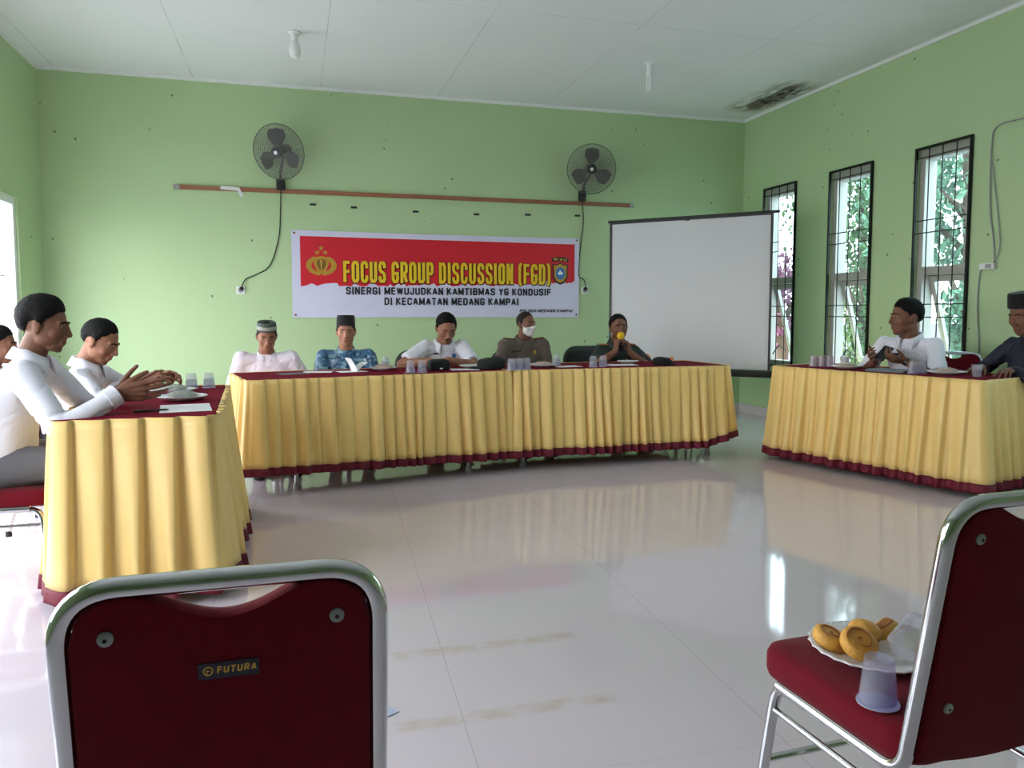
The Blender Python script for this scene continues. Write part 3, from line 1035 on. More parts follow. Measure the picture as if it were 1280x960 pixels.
# right emblem: black arc RIAU over a gold shield with a blue disc
eb = empty('emblem', (1.33, -0.006, 0.06), 0); eb.parent = ban
bm = B(); poly_slab(bm, [(-0.10, 0.15), (-0.05, 0.165), (0.05, 0.165), (0.10, 0.15), (0.095, 0.11), (0.0, 0.118), (-0.095, 0.11)], 0.003, FX); obj('arc_plate', bm, 'banner_ink', eb, smooth=False)
lettering('arc_lettering', 'RIAU', 'banner_yellow', eb, FX, 0, 0.139, 0.030, 0.150, 0.0030, 0.5, 0.5, 0.0045)
bm = B(); poly_slab(bm, [(-0.095, 0.09), (-0.05, 0.08), (0, 0.105), (0.05, 0.08), (0.095, 0.09), (0.085, 0.02), (0.09, -0.06), (0.05, -0.12), (0, -0.14), (-0.05, -0.12), (-0.09, -0.06), (-0.085, 0.02)], 0.003, FX); obj('shield_outline', bm, 'banner_ink', eb, smooth=False)
bm = B(); poly_slab(bm, [(-0.082, 0.078), (-0.05, 0.068), (0, 0.092), (0.05, 0.068), (0.082, 0.078), (0.07, 0.02), (0.074, -0.05), (0.04, -0.105), (0, -0.12), (-0.04, -0.105), (-0.074, -0.05), (-0.07, 0.02)], 0.0045, FX); obj('shield', bm, 'gold', eb, smooth=False)
bm = B(); poly_slab(bm, [(0.055 * math.cos(2 * PI * k / 24), -0.015 + 0.07 * math.sin(2 * PI * k / 24)) for k in range(24)], 0.006, FX); obj('blue_disc', bm, 'badge_blue', eb, smooth=False)
bm = B(); poly_slab(bm, [(-0.03, -0.02), (-0.02, 0.0), (0, 0.02), (0.014, 0.0), (0.03, -0.008), (0.026, -0.026), (-0.024, -0.03)], 0.0075, FX); obj('disc_mark', bm, 'white_paper', eb, smooth=False)
for sx in (-1, 1):
    for sz in (-1, 1):
        bm = B()
        lathe(bm, [(0.012, 0.004), (0.012, 0.007), (0.006, 0.007)], 12, on_banner(sx * (BW / 2 - 0.03), sz * (BH / 2 - 0.03), 0))
        obj('eyelet', bm, 'gold_dark', ban)

# projection screen ------------------------------------------------------------
PL, PR = Vector((3.31, 7.80, 0)), Vector((4.49, 6.56, 0))
pd = (PR - PL); pw = pd.length
ps = empty('projection_screen', ((PL.x + PR.x) / 2, (PL.y + PR.y) / 2, 0), math.atan2(pd.y, pd.x), 'large white portable projection screen with black border, standing in the corner', 'projection screen')
zt, zb = 2.165, 0.585
bm = B()
lp = []
for i in range(25):
    x = -pw / 2 + 0.01 + (pw - 0.02) * i / 24
    y = 0.004 * math.sin(i * 0.8)
    lp.append([(x, y, zb + 0.04), (x, y, zt - 0.01), (x, y + 0.002, zt - 0.01), (x, y + 0.002, zb + 0.04)])
rings(bm, lp)
obj('screen_fabric', bm, 'screen_white', ps)
bm = B()
for s in (-1, 1):
    box(bm, (s * (pw / 2 - 0.012), -0.006, (zt + zb) / 2), (0.024, 0.006, zt - zb - 0.03))
box(bm, (0, -0.006, zt - 0.018), (pw, 0.006, 0.02))
obj('black_border', bm, 'black_plastic', ps, smooth=False)
bm = B(); tube(bm, [(-pw / 2 - 0.02, 0, zt), (pw / 2 + 0.06, 0, zt)], 0.014, 10); obj('top_bar', bm, 'black_plastic', ps)
bm = B(); box(bm, (0, 0.0, zb), (pw + 0.06, 0.075, 0.07), bev=0.012); obj('roller_case', bm, 'black_plastic', ps)
bm = B(); tube(bm, [(0, 0.06, 0.25), (0, 0.06, zt)], 0.016, 10); box(bm, (0, 0.03, zt - 0.02), (0.05, 0.08, 0.03)); obj('pole', bm, 'black_plastic', ps)
for a in (90, 210, 330):
    bm = B(); d = Vector((math.cos(R(a)), math.sin(R(a)), 0))
    tube(bm, arc_pts([Vector((0, 0.06, 0.45)) + d * 0.015, Vector((0, 0.06, 0.4)) + d * 0.12, Vector((0, 0.06, 0.012)) + d * 0.40], 0.05), 0.011, 8); obj('leg', bm, 'black_plastic', ps)

# right wall cable and box ------------------------------------------------------
cb = empty('wall_cable', (RX1, 4.75, 1.5), 0, 'thin loose cable running down the green wall right of the windows', 'cable')
bm = B()
tube(bm, crv([(-0.012, -0.55, 1.09), (-0.012, -0.25, 1.11), (-0.01, -0.01, 1.10), (-0.012, 0.03, 0.95), (-0.014, 0.02, 0.5), (-0.012, -0.02, 0.25), (-0.012, -0.04, 0.06)], 8), 0.0055, 8)
tube(bm, crv([(-0.012, 0.06, 0.04), (-0.012, 0.09, -0.02), (-0.012, 0.10, -0.25), (-0.012, 0.07, -0.6), (-0.012, 0.09, -0.8)], 8), 0.0055, 8)
tube(bm, crv([(-0.02, -0.03, 0.06), (-0.014, -0.08, 0.2), (-0.014, -0.04, 0.5), (-0.014, 0.02, 0.85)], 8), 0.004, 8)
obj('wire', bm, 'grey_plastic', cb)
jb = empty('junction_box', (RX1, 4.76, 1.545), 0, 'small white cable socket box on the green wall right of the windows', 'socket')
bm = B(); box(bm, (-0.02, 0, 0), (0.04, 0.13, 0.05), bev=0.008); obj('housing', bm, 'white_plastic', jb)
bm = B(); box(bm, (-0.042, -0.02, 0), (0.006, 0.05, 0.03), bev=0.002); obj('socket_face', bm, 'grey_plastic', jb)

# ------------------------------------------------------------------ tables with skirted cloths
def pleats(total, seed, mean):
    rng = random.Random(seed)
    out = [0.0]
    while out[-1] < total:
        out.append(out[-1] + mean * rng.uniform(0.65, 1.4))
    return out


def table(A, Bp, depth, labels, seed, hem, flare=0.05, top_z=0.757, amp=0.036, mean=0.085, sides=(True, True), corner_lift=None, leg_in=0.3):
    """A -> Bp is the front edge seen from the room centre, the table lies to its left"""
    A, Bp = Vector((*A, 0)), Vector((*Bp, 0))
    d = Bp - A
    L = d.length
    ang = math.atan2(d.y, d.x)
    c = (A + Bp) / 2
    nrm = Vector((-d.y, d.x, 0)).normalized()
    ctr = c + nrm * depth / 2
    t = empty('folding_table', ctr, ang, labels[0], 'table')
    bm = B(); rblock(bm, L, depth, 0.015, [(0, 0.715), (0, 0.742)]); obj('tabletop', bm, 'table_board', t, smooth=False)
    for sx in (-1, 1):
        fr = B()
        x = sx * (L / 2 - leg_in)
        tube(fr, [(x, -depth / 2 + 0.08, 0.25), (x, depth / 2 - 0.08, 0.25)], 0.012, 8)
        obj('stretcher', fr, 'table_steel', t)
        for sy in (-1, 1):
            bm = B()
            y = sy * (depth / 2 - 0.08)
            tube(bm, [(x, y, 0.715), (x, y, 0.03)], 0.014, 10)
            lg = obj('leg', bm, 'table_steel', t)
            bm = B(); lathe(bm, [(0.022, 0), (0.024, 0.012), (0.018, 0.05)], 14, Matrix.Translation((x, y, 0))); obj('foot_cap', bm, 'grey_plastic', lg)
            bm = B(); tube(bm, [(x, y, 0.55), (x - sx * 0.25, y, 0.70)], 0.008, 6); obj('brace', bm, 'table_steel', lg)
    cl = empty('tablecloth', (ctr.x, ctr.y, 0), ang, labels[1], 'tablecloth')
    bm = B(); rblock(bm, L + 0.02, depth + 0.02, 0.02, [(0.0, 0.7435), (0.0, 0.752), (0.003, 0.756)]); obj('table_cover', bm, 'maroon_cloth', cl)
    # skirt runs right side (rear->front), front, left side, and across the rear
    w2, d2, rad = L / 2 + 0.012, depth / 2 + 0.012, 0.03
    path = []
    loop = rrect(2 * w2, 2 * d2, rad, 6)
    # resample a closed loop
    pts = [Vector((x, y, 0)) for x, y in loop]
    segs = []
    for i in range(len(pts)):
        segs.append((pts[i], pts[(i + 1) % len(pts)]))
    ds = 0.006
    samples = []
    s_acc = 0.0
    for a, b in segs:
        ln = (b - a).length
        n = max(1, int(ln / ds))
        tn = (b - a).normalized()
        for k in range(n):
            samples.append((a + (b - a) * k / n, Vector((tn.y, -tn.x, 0)), s_acc + ln * k / n))
        s_acc += ln
    total = s_acc
    # smooth normals around corners
    N = len(samples)
    nn = []
    for i in range(N):
        v = Vector((0, 0, 0))
        for k in range(-9, 10):
            v += samples[(i + k) % N][1]
        nn.append(v.normalized())
    brk = pleats(total, seed, mean)
    sc = total / brk[-1]
    brk = [b * sc for b in brk]
    rng = random.Random(seed + 1)
    pa = [rng.uniform(0.45, 1.35) for _ in brk]
    ph = [rng.uniform(-0.3, 0.3) for _ in brk]
    pd_ = [0.0 for _ in brk]
    rows = 16
    hemh = 0.058

    def prof(u):
        if u < 0.72:
            return 0.35 + 0.65 * math.sin(u / 0.72 * PI / 2)
        if u < 0.86:
            return 0.5 + 0.5 * math.cos((u - 0.72) / 0.14 * PI)
        return 0.35 * math.sin((u - 0.86) / 0.14 * PI / 2)

    def pt(i, tz):
        p, _, s = samples[i]
        n = nn[i]
        k = 0
        while k < len(brk) - 2 and brk[k + 1] <= s:
            k += 1
        u = ((s - brk[k]) / (brk[k + 1] - brk[k]) + pd_[k] * tz) % 1.0
        x = p.x / w2
        zb = hem(x, p.y / d2)
        nz = noise.noise(Vector((s * 5, seed, tz * 0.7)))
        soft = 0.5 - 0.5 * math.cos(2 * PI * ((u + ph[k] * tz) % 1.0))
        f = prof(u) * (1 - 0.45 * tz) + soft * 0.55 * tz
        off = 0.002 + amp * pa[k] * f * (0.55 + 0.85 * tz) + flare * tz ** 1.3 + nz * 0.018 * tz
        off += 0.03 * tz * tz * noise.noise(Vector((s * 2.3, seed * 1.7, tz * 0.4)))
        z = top_z - (top_z - zb) * tz + 0.004 * nz * tz
        return p + n * off + Vector((0, 0, z))

    zmean = 0.05
    th = hemh / 0.68
    for nm, t0, t1, m, rws, extra in (('skirt', 0.0, 1 - th, 'yellow_cloth', rows, 0), ('hem_band', 1 - th, 1.0, 'hem_cloth', 3, 0.0015)):
        bm = B()
        lps = []
        for r in range(rws + 1):
            tz = t0 + (t1 - t0) * r / rws
            lps.append([pt(i, tz) + nn[i] * extra for i in range(N)])
        rings(bm, lps, False, False)
        o = obj(nm, bm, m, cl, angle=None)
        sd = o.modifiers.new('thick', 'SOLIDIFY')
        sd.thickness = 0.002
        sd.offset = -1
    return t, cl


def hem_back_left(x, y):
    return 0.14 - 0.04 * (x + 1) / 2 + (0.02 if y > 0 else 0)


def hem_back_right(x, y):
    return 0.10 + (0.07 * max(0, (x - 0.75) / 0.25))


table((-0.28, 5.16), (1.545, 5.54), 0.68, ('long folding table under the left half of the rear row of cloths', 'yellow pleated skirt cloth with maroon top, left half of the rear row'), 11, hem_back_left, flare=0.035)
table((1.565, 5.56), (3.42, 5.60), 0.68, ('long folding table under the right half of the rear row of cloths', 'yellow pleated skirt cloth with maroon top, right half of the rear row'), 23, hem_back_right, flare=0.05, leg_in=0.12)
# left table: its long side faces the room centre
table((-0.34, 3.44), (-0.41, 4.86), 0.58, ('folding table at the left, under the cloth nearest the two men in white', 'yellow pleated skirt cloth with maroon top at the left, nearest the camera'), 35, lambda x, y: 0.035, flare=0.045, mean=0.115, amp=0.048)
# right table
table((3.78, 5.45), (4.22, 3.90), 0.64, ('folding table at the right, under the cloth by the barred windows', 'yellow pleated skirt cloth with maroon top at the right by the barred windows'), 47, lambda x, y: 0.035, flare=0.05, mean=0.10, amp=0.042)

# ------------------------------------------------------------------ chairs
def banquet_chair(label, loc, rz, group=None, maker=True):
    t = empty('banquet_chair', (*loc, 0), rz, label, 'chair', group)
    W = 0.194
    # back plane: u across, v up the lean
    base = Vector((0, -0.195, 0.405)); up = Vector((0, -0.068, 0.468)); upn = up.normalized(); Lb = up.length
    back_n = Vector((0, -upn.z, upn.y))           # towards the rear
    def bp(u, v, n=0.0):
        return base + Vector((u, 0, 0)) + upn * v + back_n * n
    bm = B()
    path = [Vector((-W, 0.15, 0.378)), Vector((-W, -0.180, 0.378)), bp(-W, 0.10), bp(-W, Lb), bp(W, Lb), bp(W, 0.10), Vector((W, -0.180, 0.378)), Vector((W, 0.15, 0.378))]
    p = [path[0]] + arc_pts(path[0:3], 0.05, 6)[1:-1] + arc_pts([path[2], path[3], path[4]], 0.075, 10)[1:-1] + arc_pts([path[3], path[4], path[5]], 0.075, 10)[1:-1] + arc_pts(path[5:8], 0.05, 6)[1:]
    tube(bm, p, 0.0135, 14); obj('back_frame', bm, 'chrome', t, angle=60)
    for s in (-1, 1):
        bm = B(); x = s * 0.185
        tube(bm, arc_pts([(x + s * 0.012, 0.225, 0.012), (x - s * 0.012, 0.185, 0.370), (x - s * 0.012, -0.16, 0.370), (x + s * 0.012, -0.25, 0.012)], 0.06, 8), 0.0125, 12)
        lf = obj('leg_frame', bm, 'chrome', t, angle=60)
        bm = B(); tube(bm, [(x - s * 0.007, 0.193, 0.305), (x - s * 0.007, -0.176, 0.305)], 0.0075, 10); obj('brace', bm, 'chrome', lf)
        for y in (0.225, -0.25):
            bm = B(); lathe(bm, [(0.016, 0), (0.017, 0.01), (0.0145, 0.03)], 12, Matrix.Translation((x + s * 0.012, y, 0))); obj('foot_cap', bm, 'rubber', lf)
    bm = B()
    tube(bm, [(-0.187, 0.207, 0.18), (0.187, 0.207, 0.18)], 0.008, 8); obj('stretcher', bm, 'chrome', t)
    bm = B()
    rblock(bm, 0.41, 0.42, 0.06, [(0.02, 0.387), (0.004, 0.391), (0.0, 0.402), (0.0, 0.434), (0.006, 0.446), (0.022, 0.453), (0.06, 0.457), (0.12, 0.459)], Matrix.Translation((0, 0.012, 0)), 8)
    obj('seat', bm, 'chair_cloth', t, angle=None)
    # padded back panel with a dipped top edge
    bm = B()
    hw = 0.182
    top = []
    for k in range(41):
        u = -hw + 2 * hw * k / 40
        e = max(0.0, (abs(u) - (hw - 0.06)) / 0.06)
        v = Lb - 0.008 - 0.060 * (1 - math.sqrt(max(0, 1 - e * e)))
        dip = 0.036 * max(0.0, math.cos(min(1, abs(u) / 0.10) * PI / 2)) ** 1.2
        top.append((u, v - dip))
    bot = [(hw - 2 * hw * k / 40, 0.005 - 0.02 * (1 - (1 - 2 * k / 40) ** 2)) for k in range(41)]
    out = top + bot
    cu, cv = 0.0, 0.2
    loops = []
    for sc_, n in ((0.0, -0.019), (0.80, -0.020), (0.95, -0.016), (1.0, -0.006), (1.0, 0.004), (0.96, 0.011), (0.85, 0.013), (0.0, 0.013)):
        if sc_ == 0:
            continue
        loops.append([bp(cu + (u - cu) * (1 - (1 - sc_) * 0.25), cv + (v - cv) * (1 - (1 - sc_) * 0.25), n) for u, v in out])
    vv = rings(bm, loops, False, False)
    bmesh.ops.triangle_fill(bm, use_beauty=True, edges=[e for e in {bm.edges.get((vv[0][i], vv[0][(i + 1) % len(out)])) for i in range(len(out))} if e])
    bmesh.ops.triangle_fill(bm, use_beauty=True, edges=[e for e in {bm.edges.get((vv[-1][i], vv[-1][(i + 1) % len(out)])) for i in range(len(out))} if e])
    bk = obj('backrest', bm, 'chair_cloth', t, angle=50)
    Q = Matrix((Vector((1, 0, 0)), upn, back_n)).transposed().to_4x4()
    for u, v in ((-0.138, 0.415), (0.138, 0.415), (-0.142, 0.105), (0.142, 0.105)):
        bm = B(); lathe(bm, [(0.0095, 0.0), (0.0095, 0.003), (0.006, 0.0055)], 16, Matrix.Translation(bp(u, v, 0.0128)) @ Q)
        bo = obj('bolt', bm, 'grey_plastic', bk)
        bm = B(); lathe(bm, [(0.003, 0.0056), (0.003, 0.0062)], 6, Matrix.Translation(bp(u, v, 0.0128)) @ Q); obj('socket_head', bm, 'rubber', bo)
    # rear face: seen from behind, left is -u, so lettering runs along +u
    QT = Matrix((Vector((1, 0, 0)), upn, back_n)).transposed().to_4x4()
    if not maker:
        return t
    LB = Matrix.Translation(bp(0.002, 0.357, 0.0132)) @ QT
    bm = B(); box(bm, LB @ Vector((0, 0, 0.0008)), (0.074, 0.022, 0.0014), rot=LB.to_3x3()); lb = obj('maker_label', bm, M['label_navy'], bk, smooth=False)
    lettering('label_lettering', 'FUTURA', M['label_gold'], lb, LB, 0.010, 0.001, 0.0095, 0.048, 0.0010, 0.45, 0.5, 0.0018, 0.1, 0.0, 0.00003)
    bm = B()
    tube(bm, [LB @ Vector((-0.025 + 0.0055 * math.cos(a), 0.0005 + 0.0055 * math.sin(a), 0.0018)) for a in [2 * PI * k / 20 for k in range(20)]], 0.0009, 5, closed=True)
    box(bm, LB @ Vector((-0.0245, 0.0005, 0.0018)), (0.004, 0.0012, 0.0006), rot=LB.to_3x3()); box(bm, LB @ Vector((-0.0265, -0.0005, 0.0018)), (0.0012, 0.006, 0.0006), rot=LB.to_3x3())
    obj('label_emblem', bm, M['label_gold'], lb, smooth=False)
    return t


M['label_navy'] = mat('label_navy', (24, 20, 48), 0.4)
M['label_gold'] = mat('label_gold', (214, 168, 60), 0.45)


def office_chair(label, loc, rz, mtl='office_leather', seat_z=0.36):
    t = empty('office_chair', (*loc, 0), rz, label, 'chair')
    s = seat_z
    bm = B(); rblock(bm, 0.47, 0.45, 0.09, [(0.03, s - 0.07), (0.0, s - 0.05), (0.0, s - 0.015), (0.02, s - 0.003), (0.06, s)], Matrix.Translation((0, 0.02, 0)), 7); obj('seat', bm, mtl, t, angle=None)
    T = Matrix.Translation((0, -0.26, s + 0.10)) @ Matrix.Rotation(R(82), 4, 'X')
    bm = B(); rblock(bm, 0.46, 0.44, 0.12, [(0.04, -0.03), (0.01, -0.022), (0, 0.0), (0.01, 0.022), (0.05, 0.034)], T @ Matrix.Translation((0, 0.19, 0)), 8); obj('backrest', bm, mtl, t, angle=None)
    bm = B(); tube(bm, arc_pts([(0, 0, s - 0.08), (0, -0.30, s - 0.08), (0, -0.29, s + 0.2)], 0.06), 0.02, 10); obj('back_bracket', bm, 'black_plastic', t)
    bm = B(); tube(bm, [(0, 0, 0.07), (0, 0, s - 0.07)], 0.026, 12); obj('gas_column', bm, 'table_steel', t)
    for k in range(5):
        a = 2 * PI * k / 5 + 0.3
        bm = B(); tube(bm, [(0, 0, 0.10), (0.28 * math.cos(a), 0.28 * math.sin(a), 0.065)], [0.024, 0.016], 8); lg = obj('leg', bm, 'black_plastic', t)
        bm = B(); ellip(bm, (0.28 * math.cos(a), 0.28 * math.sin(a), 0.028), (0.028, 0.02, 0.028), rot=(0, 0, a)); obj('caster', bm, 'rubber', lg)
    return t


# ------------------------------------------------------------------ people
def ik(S, W, pole, a, b):
    d = W - S
    L = d.length
    if L > (a + b) * 0.995:
        k = L / ((a + b) * 0.995)
        a, b = a * k, b * k
    x = (a * a - b * b + L * L) / (2 * L)
    h = math.sqrt(max(0, a * a - x * x))
    dn = d.normalized()
    p = (pole - dn * pole.dot(dn)).normalized()
    return S + dn * x + p * h


def hand_prims(bm, W, d, n, side, curl=(25, 30, 20), spread=6, thumb=(0.55, 0.75, 0.25), sc=1.0, fr=1.0):
    """five fingers on a palm; d = finger direction, n = way the palm faces. Returns finger tips."""
    d = d.normalized()
    n = (n - d * n.dot(d)).normalized()
    t = d.cross(n).normalized() * side
    s = sc
    offs = [0.030, 0.010, -0.010, -0.029]
    klen = [0.088, 0.092, 0.088, 0.080]
    segs = [(0.042, 0.026, 0.021), (0.046, 0.029, 0.022), (0.042, 0.027, 0.021), (0.034, 0.020, 0.019)]
    rad = [0.0086, 0.0088, 0.0084, 0.0074]
    tips = []
    wr = W - d * 0.01 * s
    for i in range(4):
        K = W + d * klen[i] * s + t * offs[i] * s - n * (0.004 if i in (1, 2) else 0.001) * s
        capsule(bm, W + t * offs[i] * 0.62 * s + d * 0.012 * s, K, 0.0155 * s, 0.0108 * s, 10, 4)
        a = -R(spread) * (i - 1.3)
        f0 = (d * math.cos(a) + t * math.sin(-a) * -1.0) if False else (d * math.cos(a) - t * math.sin(a) * -1.0).normalized()
        f0 = (d + t * (-math.tan(a)) * -1.0 * -1.0).normalized() if False else (d + t * math.tan(R(spread)) * (1.3 - i)).normalized()
        ang = 0.0
        p = K
        c = curl[i] if isinstance(curl[0], (list, tuple)) else curl
        r0 = rad[i] * s * fr
        for k in range(3):
            ang += R(c[k])
            dd = f0 * math.cos(ang) + n * math.sin(ang)
            q = p + dd * segs[i][k] * s
            capsule(bm, p, q, r0 * (1 - 0.09 * k), r0 * (1 - 0.09 * (k + 1)), 10, 4)
            p = q
        tips.append(p)
    # palm web between the metacarpals, thenar mound
    capsule(bm, W + d * 0.02 * s, W + d * 0.07 * s, 0.017 * s, 0.0135 * s, 10, 4)
    T0 = W + d * 0.02 * s + t * 0.024 * s + n * 0.006 * s
    td = (t * thumb[0] + d * thumb[1] + n * thumb[2]).normalized()
    T1 = T0 + td * 0.042 * s
    td2 = (td * 0.8 + d * 0.35 + n * 0.12).normalized()
    T2 = T1 + td2 * 0.032 * s
    td3 = (td2 * 0.8 + d * 0.3 + n * 0.15).normalized()
    T3 = T2 + td3 * 0.025 * s
    capsule(bm, T0, T1, 0.0145 * s, 0.0110 * s, 10, 4)
    capsule(bm, T1, T2, 0.0105 * s, 0.0096 * s, 10, 4)
    capsule(bm, T2, T3, 0.0095 * s, 0.0078 * s, 10, 4)
    tips.append(T3)
    return tips


def head_prims(bm, H):
    e = lambda c, r, rot=None: ellip(bm, c, r, rot, H, 20, 14)
    cp = lambda a, b, ra, rb: capsule(bm, H @ Vector(a), H @ Vector(b), ra, rb, 10, 4)
    e((0, -0.014, 0.030), (0.0755, 0.096, 0.086))
    e((0, 0.012, -0.010), (0.072, 0.081, 0.085))
    e((0, 0.020, -0.048), (0.066, 0.063, 0.056))
    e((0, 0.046, -0.084), (0.044, 0.038, 0.028))
    e((0, 0.066, -0.100), (0.020, 0.017, 0.014))
    for s in (-1, 1):
        e((s * 0.035, 0.049, -0.022), (0.033, 0.031, 0.036))
        e((s * 0.047, 0.012, -0.062), (0.018, 0.034, 0.026))
        cp((s * 0.008, 0.088, 0.026), (s * 0.046, 0.068, 0.025), 0.008, 0.008)
        cp((s * 0.018, 0.0815, 0.007), (s * 0.046, 0.068, 0.006), 0.0095, 0.009)      # lids
        e((s * 0.013, 0.094, -0.034), (0.0095, 0.011, 0.008))
        e((s * 0.078, -0.010, -0.006), (0.010, 0.020, 0.033), (R(-10), R(s * 12), R(s * -18)))
        e((s * 0.081, -0.014, 0.008), (0.010, 0.017, 0.018), (0, R(s * 15), R(s * -25)))
    cp((0, 0.088, 0.016), (0, 0.105, -0.026), 0.0085, 0.0125)
    cp((-0.018, 0.083, -0.060), (0.018, 0.083, -0.060), 0.0078, 0.0078)
    cp((-0.015, 0.082, -0.071), (0.015, 0.082, -0.071), 0.0085, 0.0085)
    e((0, 0.086, -0.052), (0.020, 0.010, 0.012))


def ell_ring(c, rx, ry, n=28, tilt=0.0, sq=2.3):
    out = []
    for k in range(n):
        a = 2 * PI * k / n
        ca, sa = math.cos(a), math.sin(a)
        x = rx * math.copysign(abs(ca) ** (2 / sq), ca)
        y = ry * math.copysign(abs(sa) ** (2 / sq), sa)
        out.append(Vector((c[0] + x, c[1] + y * math.cos(tilt), c[2] + y * math.sin(tilt))))
    return out


def frustum(bm, a, b, ra, rb, seg=18, flat=1.0):
    a, b = Vector(a), Vector(b)
    u, v = frame_of((b - a))
    rings(bm, [[p + (u * math.cos(2 * PI * k / seg) + v * math.sin(2 * PI * k / seg)) * r for k in range(seg)] for p, r in ((a, ra), (b, rb))])


class Person:
    pass


def person(label, pos, facing, hip_z, head, pitch=0.0, yaw=0.0, roll=0.0, hands=None, skin='skin', shirt='shirt_white', sleeve='long', trousers='trouser_black',
           hair='hair_black', hair_th=0.012, cap=None, collar=True, belly=0.0, vox=0.0055, sc=1.0, hs=1.06, shw=0.168, seat_fwd=0.0, mask=False, hairline=0.0, seed=1, knees=0.13, foot_y=0.0, mandarin=False, lean_back=0.0, shdz=0.0, moustache=False):
    """facing: world direction the chest looks; head: world centre of the head; hands: dict R/L -> (wrist, finger dir, palm dir, kwargs) in world"""
    fx, fy = facing
    ang = math.atan2(-fx, fy)
    root = empty('person', (pos[0], pos[1], 0), ang, label, 'person')
    Wi = (Matrix.Translation((pos[0], pos[1], 0)) @ Matrix.Rotation(ang, 4, 'Z')).inverted()
    Wr = Wi.to_3x3()
    P = Person(); P.root = root; P.Wi = Wi
    hc = Wi @ Vector(head)
    H = Matrix.Translation(hc) @ Euler((0, 0, R(yaw))).to_matrix().to_4x4() @ Euler((-R(pitch), R(roll), 0)).to_matrix().to_4x4() @ Matrix.Scale(hs, 4)
    P.H = H
    hip = Vector((0, seat_fwd, hip_z))
    atlas = H @ Vector((0, -0.022, -0.075))
    C7 = atlas + Vector((0, -0.030, -0.085))
    nb = C7 + Vector((0, 0, 0.0))
    P.nb = nb
    def spine(t):
        c = hip.lerp(nb, t)
        return c + Vector((0, -0.035 * math.sin(PI * min(1, max(0, t))) - lean_back * math.sin(PI * t), 0))
    S = {}
    for k, s in (('R', 1), ('L', -1)):
        S[k] = nb + Vector((s * shw, 0.012, -0.055 + shdz))
    trs = [(-0.12, .150, .105), (0.03, .168, .125), (0.28, .158, .118 + belly), (0.52, .166, .120 + belly * 0.6), (0.74, .176, .114), (0.87, .150, .094), (0.95, .105, .076), (1.02, .064, .062)]
    # ---- body: skin
    bm = B()
    head_prims(bm, H)
    capsule(bm, H @ Vector((0, -0.020, -0.055)), nb + Vector((0, 0, 0.01)), 0.054 * hs, 0.060, 18, 5)
    rings(bm, [ell_ring(spine(t), rx - 0.016, ry - 0.016) for t, rx, ry in trs])
    arm = {}
    P.tips = {}
    for k, s in (('R', 1), ('L', -1)):
        hd = hands[k]
        wl_ = Wi @ Vector(hd['w'])
        dd = Wr @ Vector(hd['d'])
        nn_ = Wr @ Vector(hd['n'])
        pole = Wr @ Vector(hd['pole']) if 'pole' in hd else Vector((s * 0.6, -0.5, -0.8))
        E_ = ik(S[k], wl_, pole, 0.295 * sc, 0.255 * sc)
        arm[k] = (S[k], E_, wl_)
        capsule(bm, S[k], E_, 0.050, 0.041, 16, 5)
        capsule(bm, E_, E_.lerp(wl_, 0.35), 0.041, 0.042, 16, 5)
        capsule(bm, E_.lerp(wl_, 0.3), wl_, 0.042, 0.0265, 16, 5)
        P.tips[k] = hand_prims(bm, wl_, dd, nn_, s, hd.get('curl', (20, 28, 18)), hd.get('spread', 7), hd.get('thumb', (0.55, 0.75, 0.25)), hd.get('sc', 1.05), hd.get('fr', 1.0))
    P.arm = arm
    me = voxel_union(bm, vox, 2, 0.5)
    me.name = 'body'
    body = mobj('body', me, skin, root, True, None)
    P.body = body
    bv = bvh_of(me)
    # ---- face features
    Hr = H.to_3x3().normalized()
    def surf(x, z, lift=0.0):
        o = H @ Vector((x, 0.30, z))
        d = (Hr @ Vector((0, -1, 0))).normalized()
        hit = bv.ray_cast(o, d)[0]
        return (hit if hit else H @ Vector((x, 0.08, z))) - d * lift
    bm = B()
    for s in (-1, 1):
        tube(bm, [surf(s * x, z, 0.0015) for x, z in ((0.012, 0.0275), (0.024, 0.030), (0.036, 0.029), (0.047, 0.022))], [0.003, 0.0045, 0.004, 0.002], 6)
    obj('eyebrows', bm, hair, body)
    for s in (-1, 1):
        c = surf(s * 0.031, 0.0075, -0.004)
        bm = B()
        Em = Matrix.Translation(c) @ Hr.to_4x4()
        n0 = 0
        ellip(bm, (0, 0, 0), (0.0125, 0.0062, 0.0036 if pitch < 14 else 0.0022), None, Em, 14, 8)
        n1 = len(bm.faces)
        ellip(bm, (0, 0.0035, -0.0005), (0.0075, 0.0046, 0.0042 if pitch < 14 else 0.0028), None, Em, 12, 8)
        mi(bm, n1, 1)
        obj('eye', bm, None, body, mats=['eye_white', 'eye_dark'])
    bm = B()
    tube(bm, [surf(x, z, 0.0008) for x, z in ((-0.024, -0.0665), (-0.012, -0.0650), (0, -0.0658), (0.012, -0.0650), (0.024, -0.0665))], [0.0015, 0.0034, 0.0036, 0.0034, 0.0015], 6)
    obj('mouth', bm, 'lip', body)
    if moustache:
        bm = B()
        tube(bm, [surf(x, z, 0.001) for x, z in ((-0.024, -0.058), (-0.012, -0.051), (0, -0.050), (0.012, -0.051), (0.024, -0.058))], [0.002, 0.004, 0.003, 0.004, 0.002], 6)
        obj('moustache', bm, hair, body)
    # ---- shells around the skull: hair, mask
    hcen = H @ Vector((0, -0.008, 0.0))
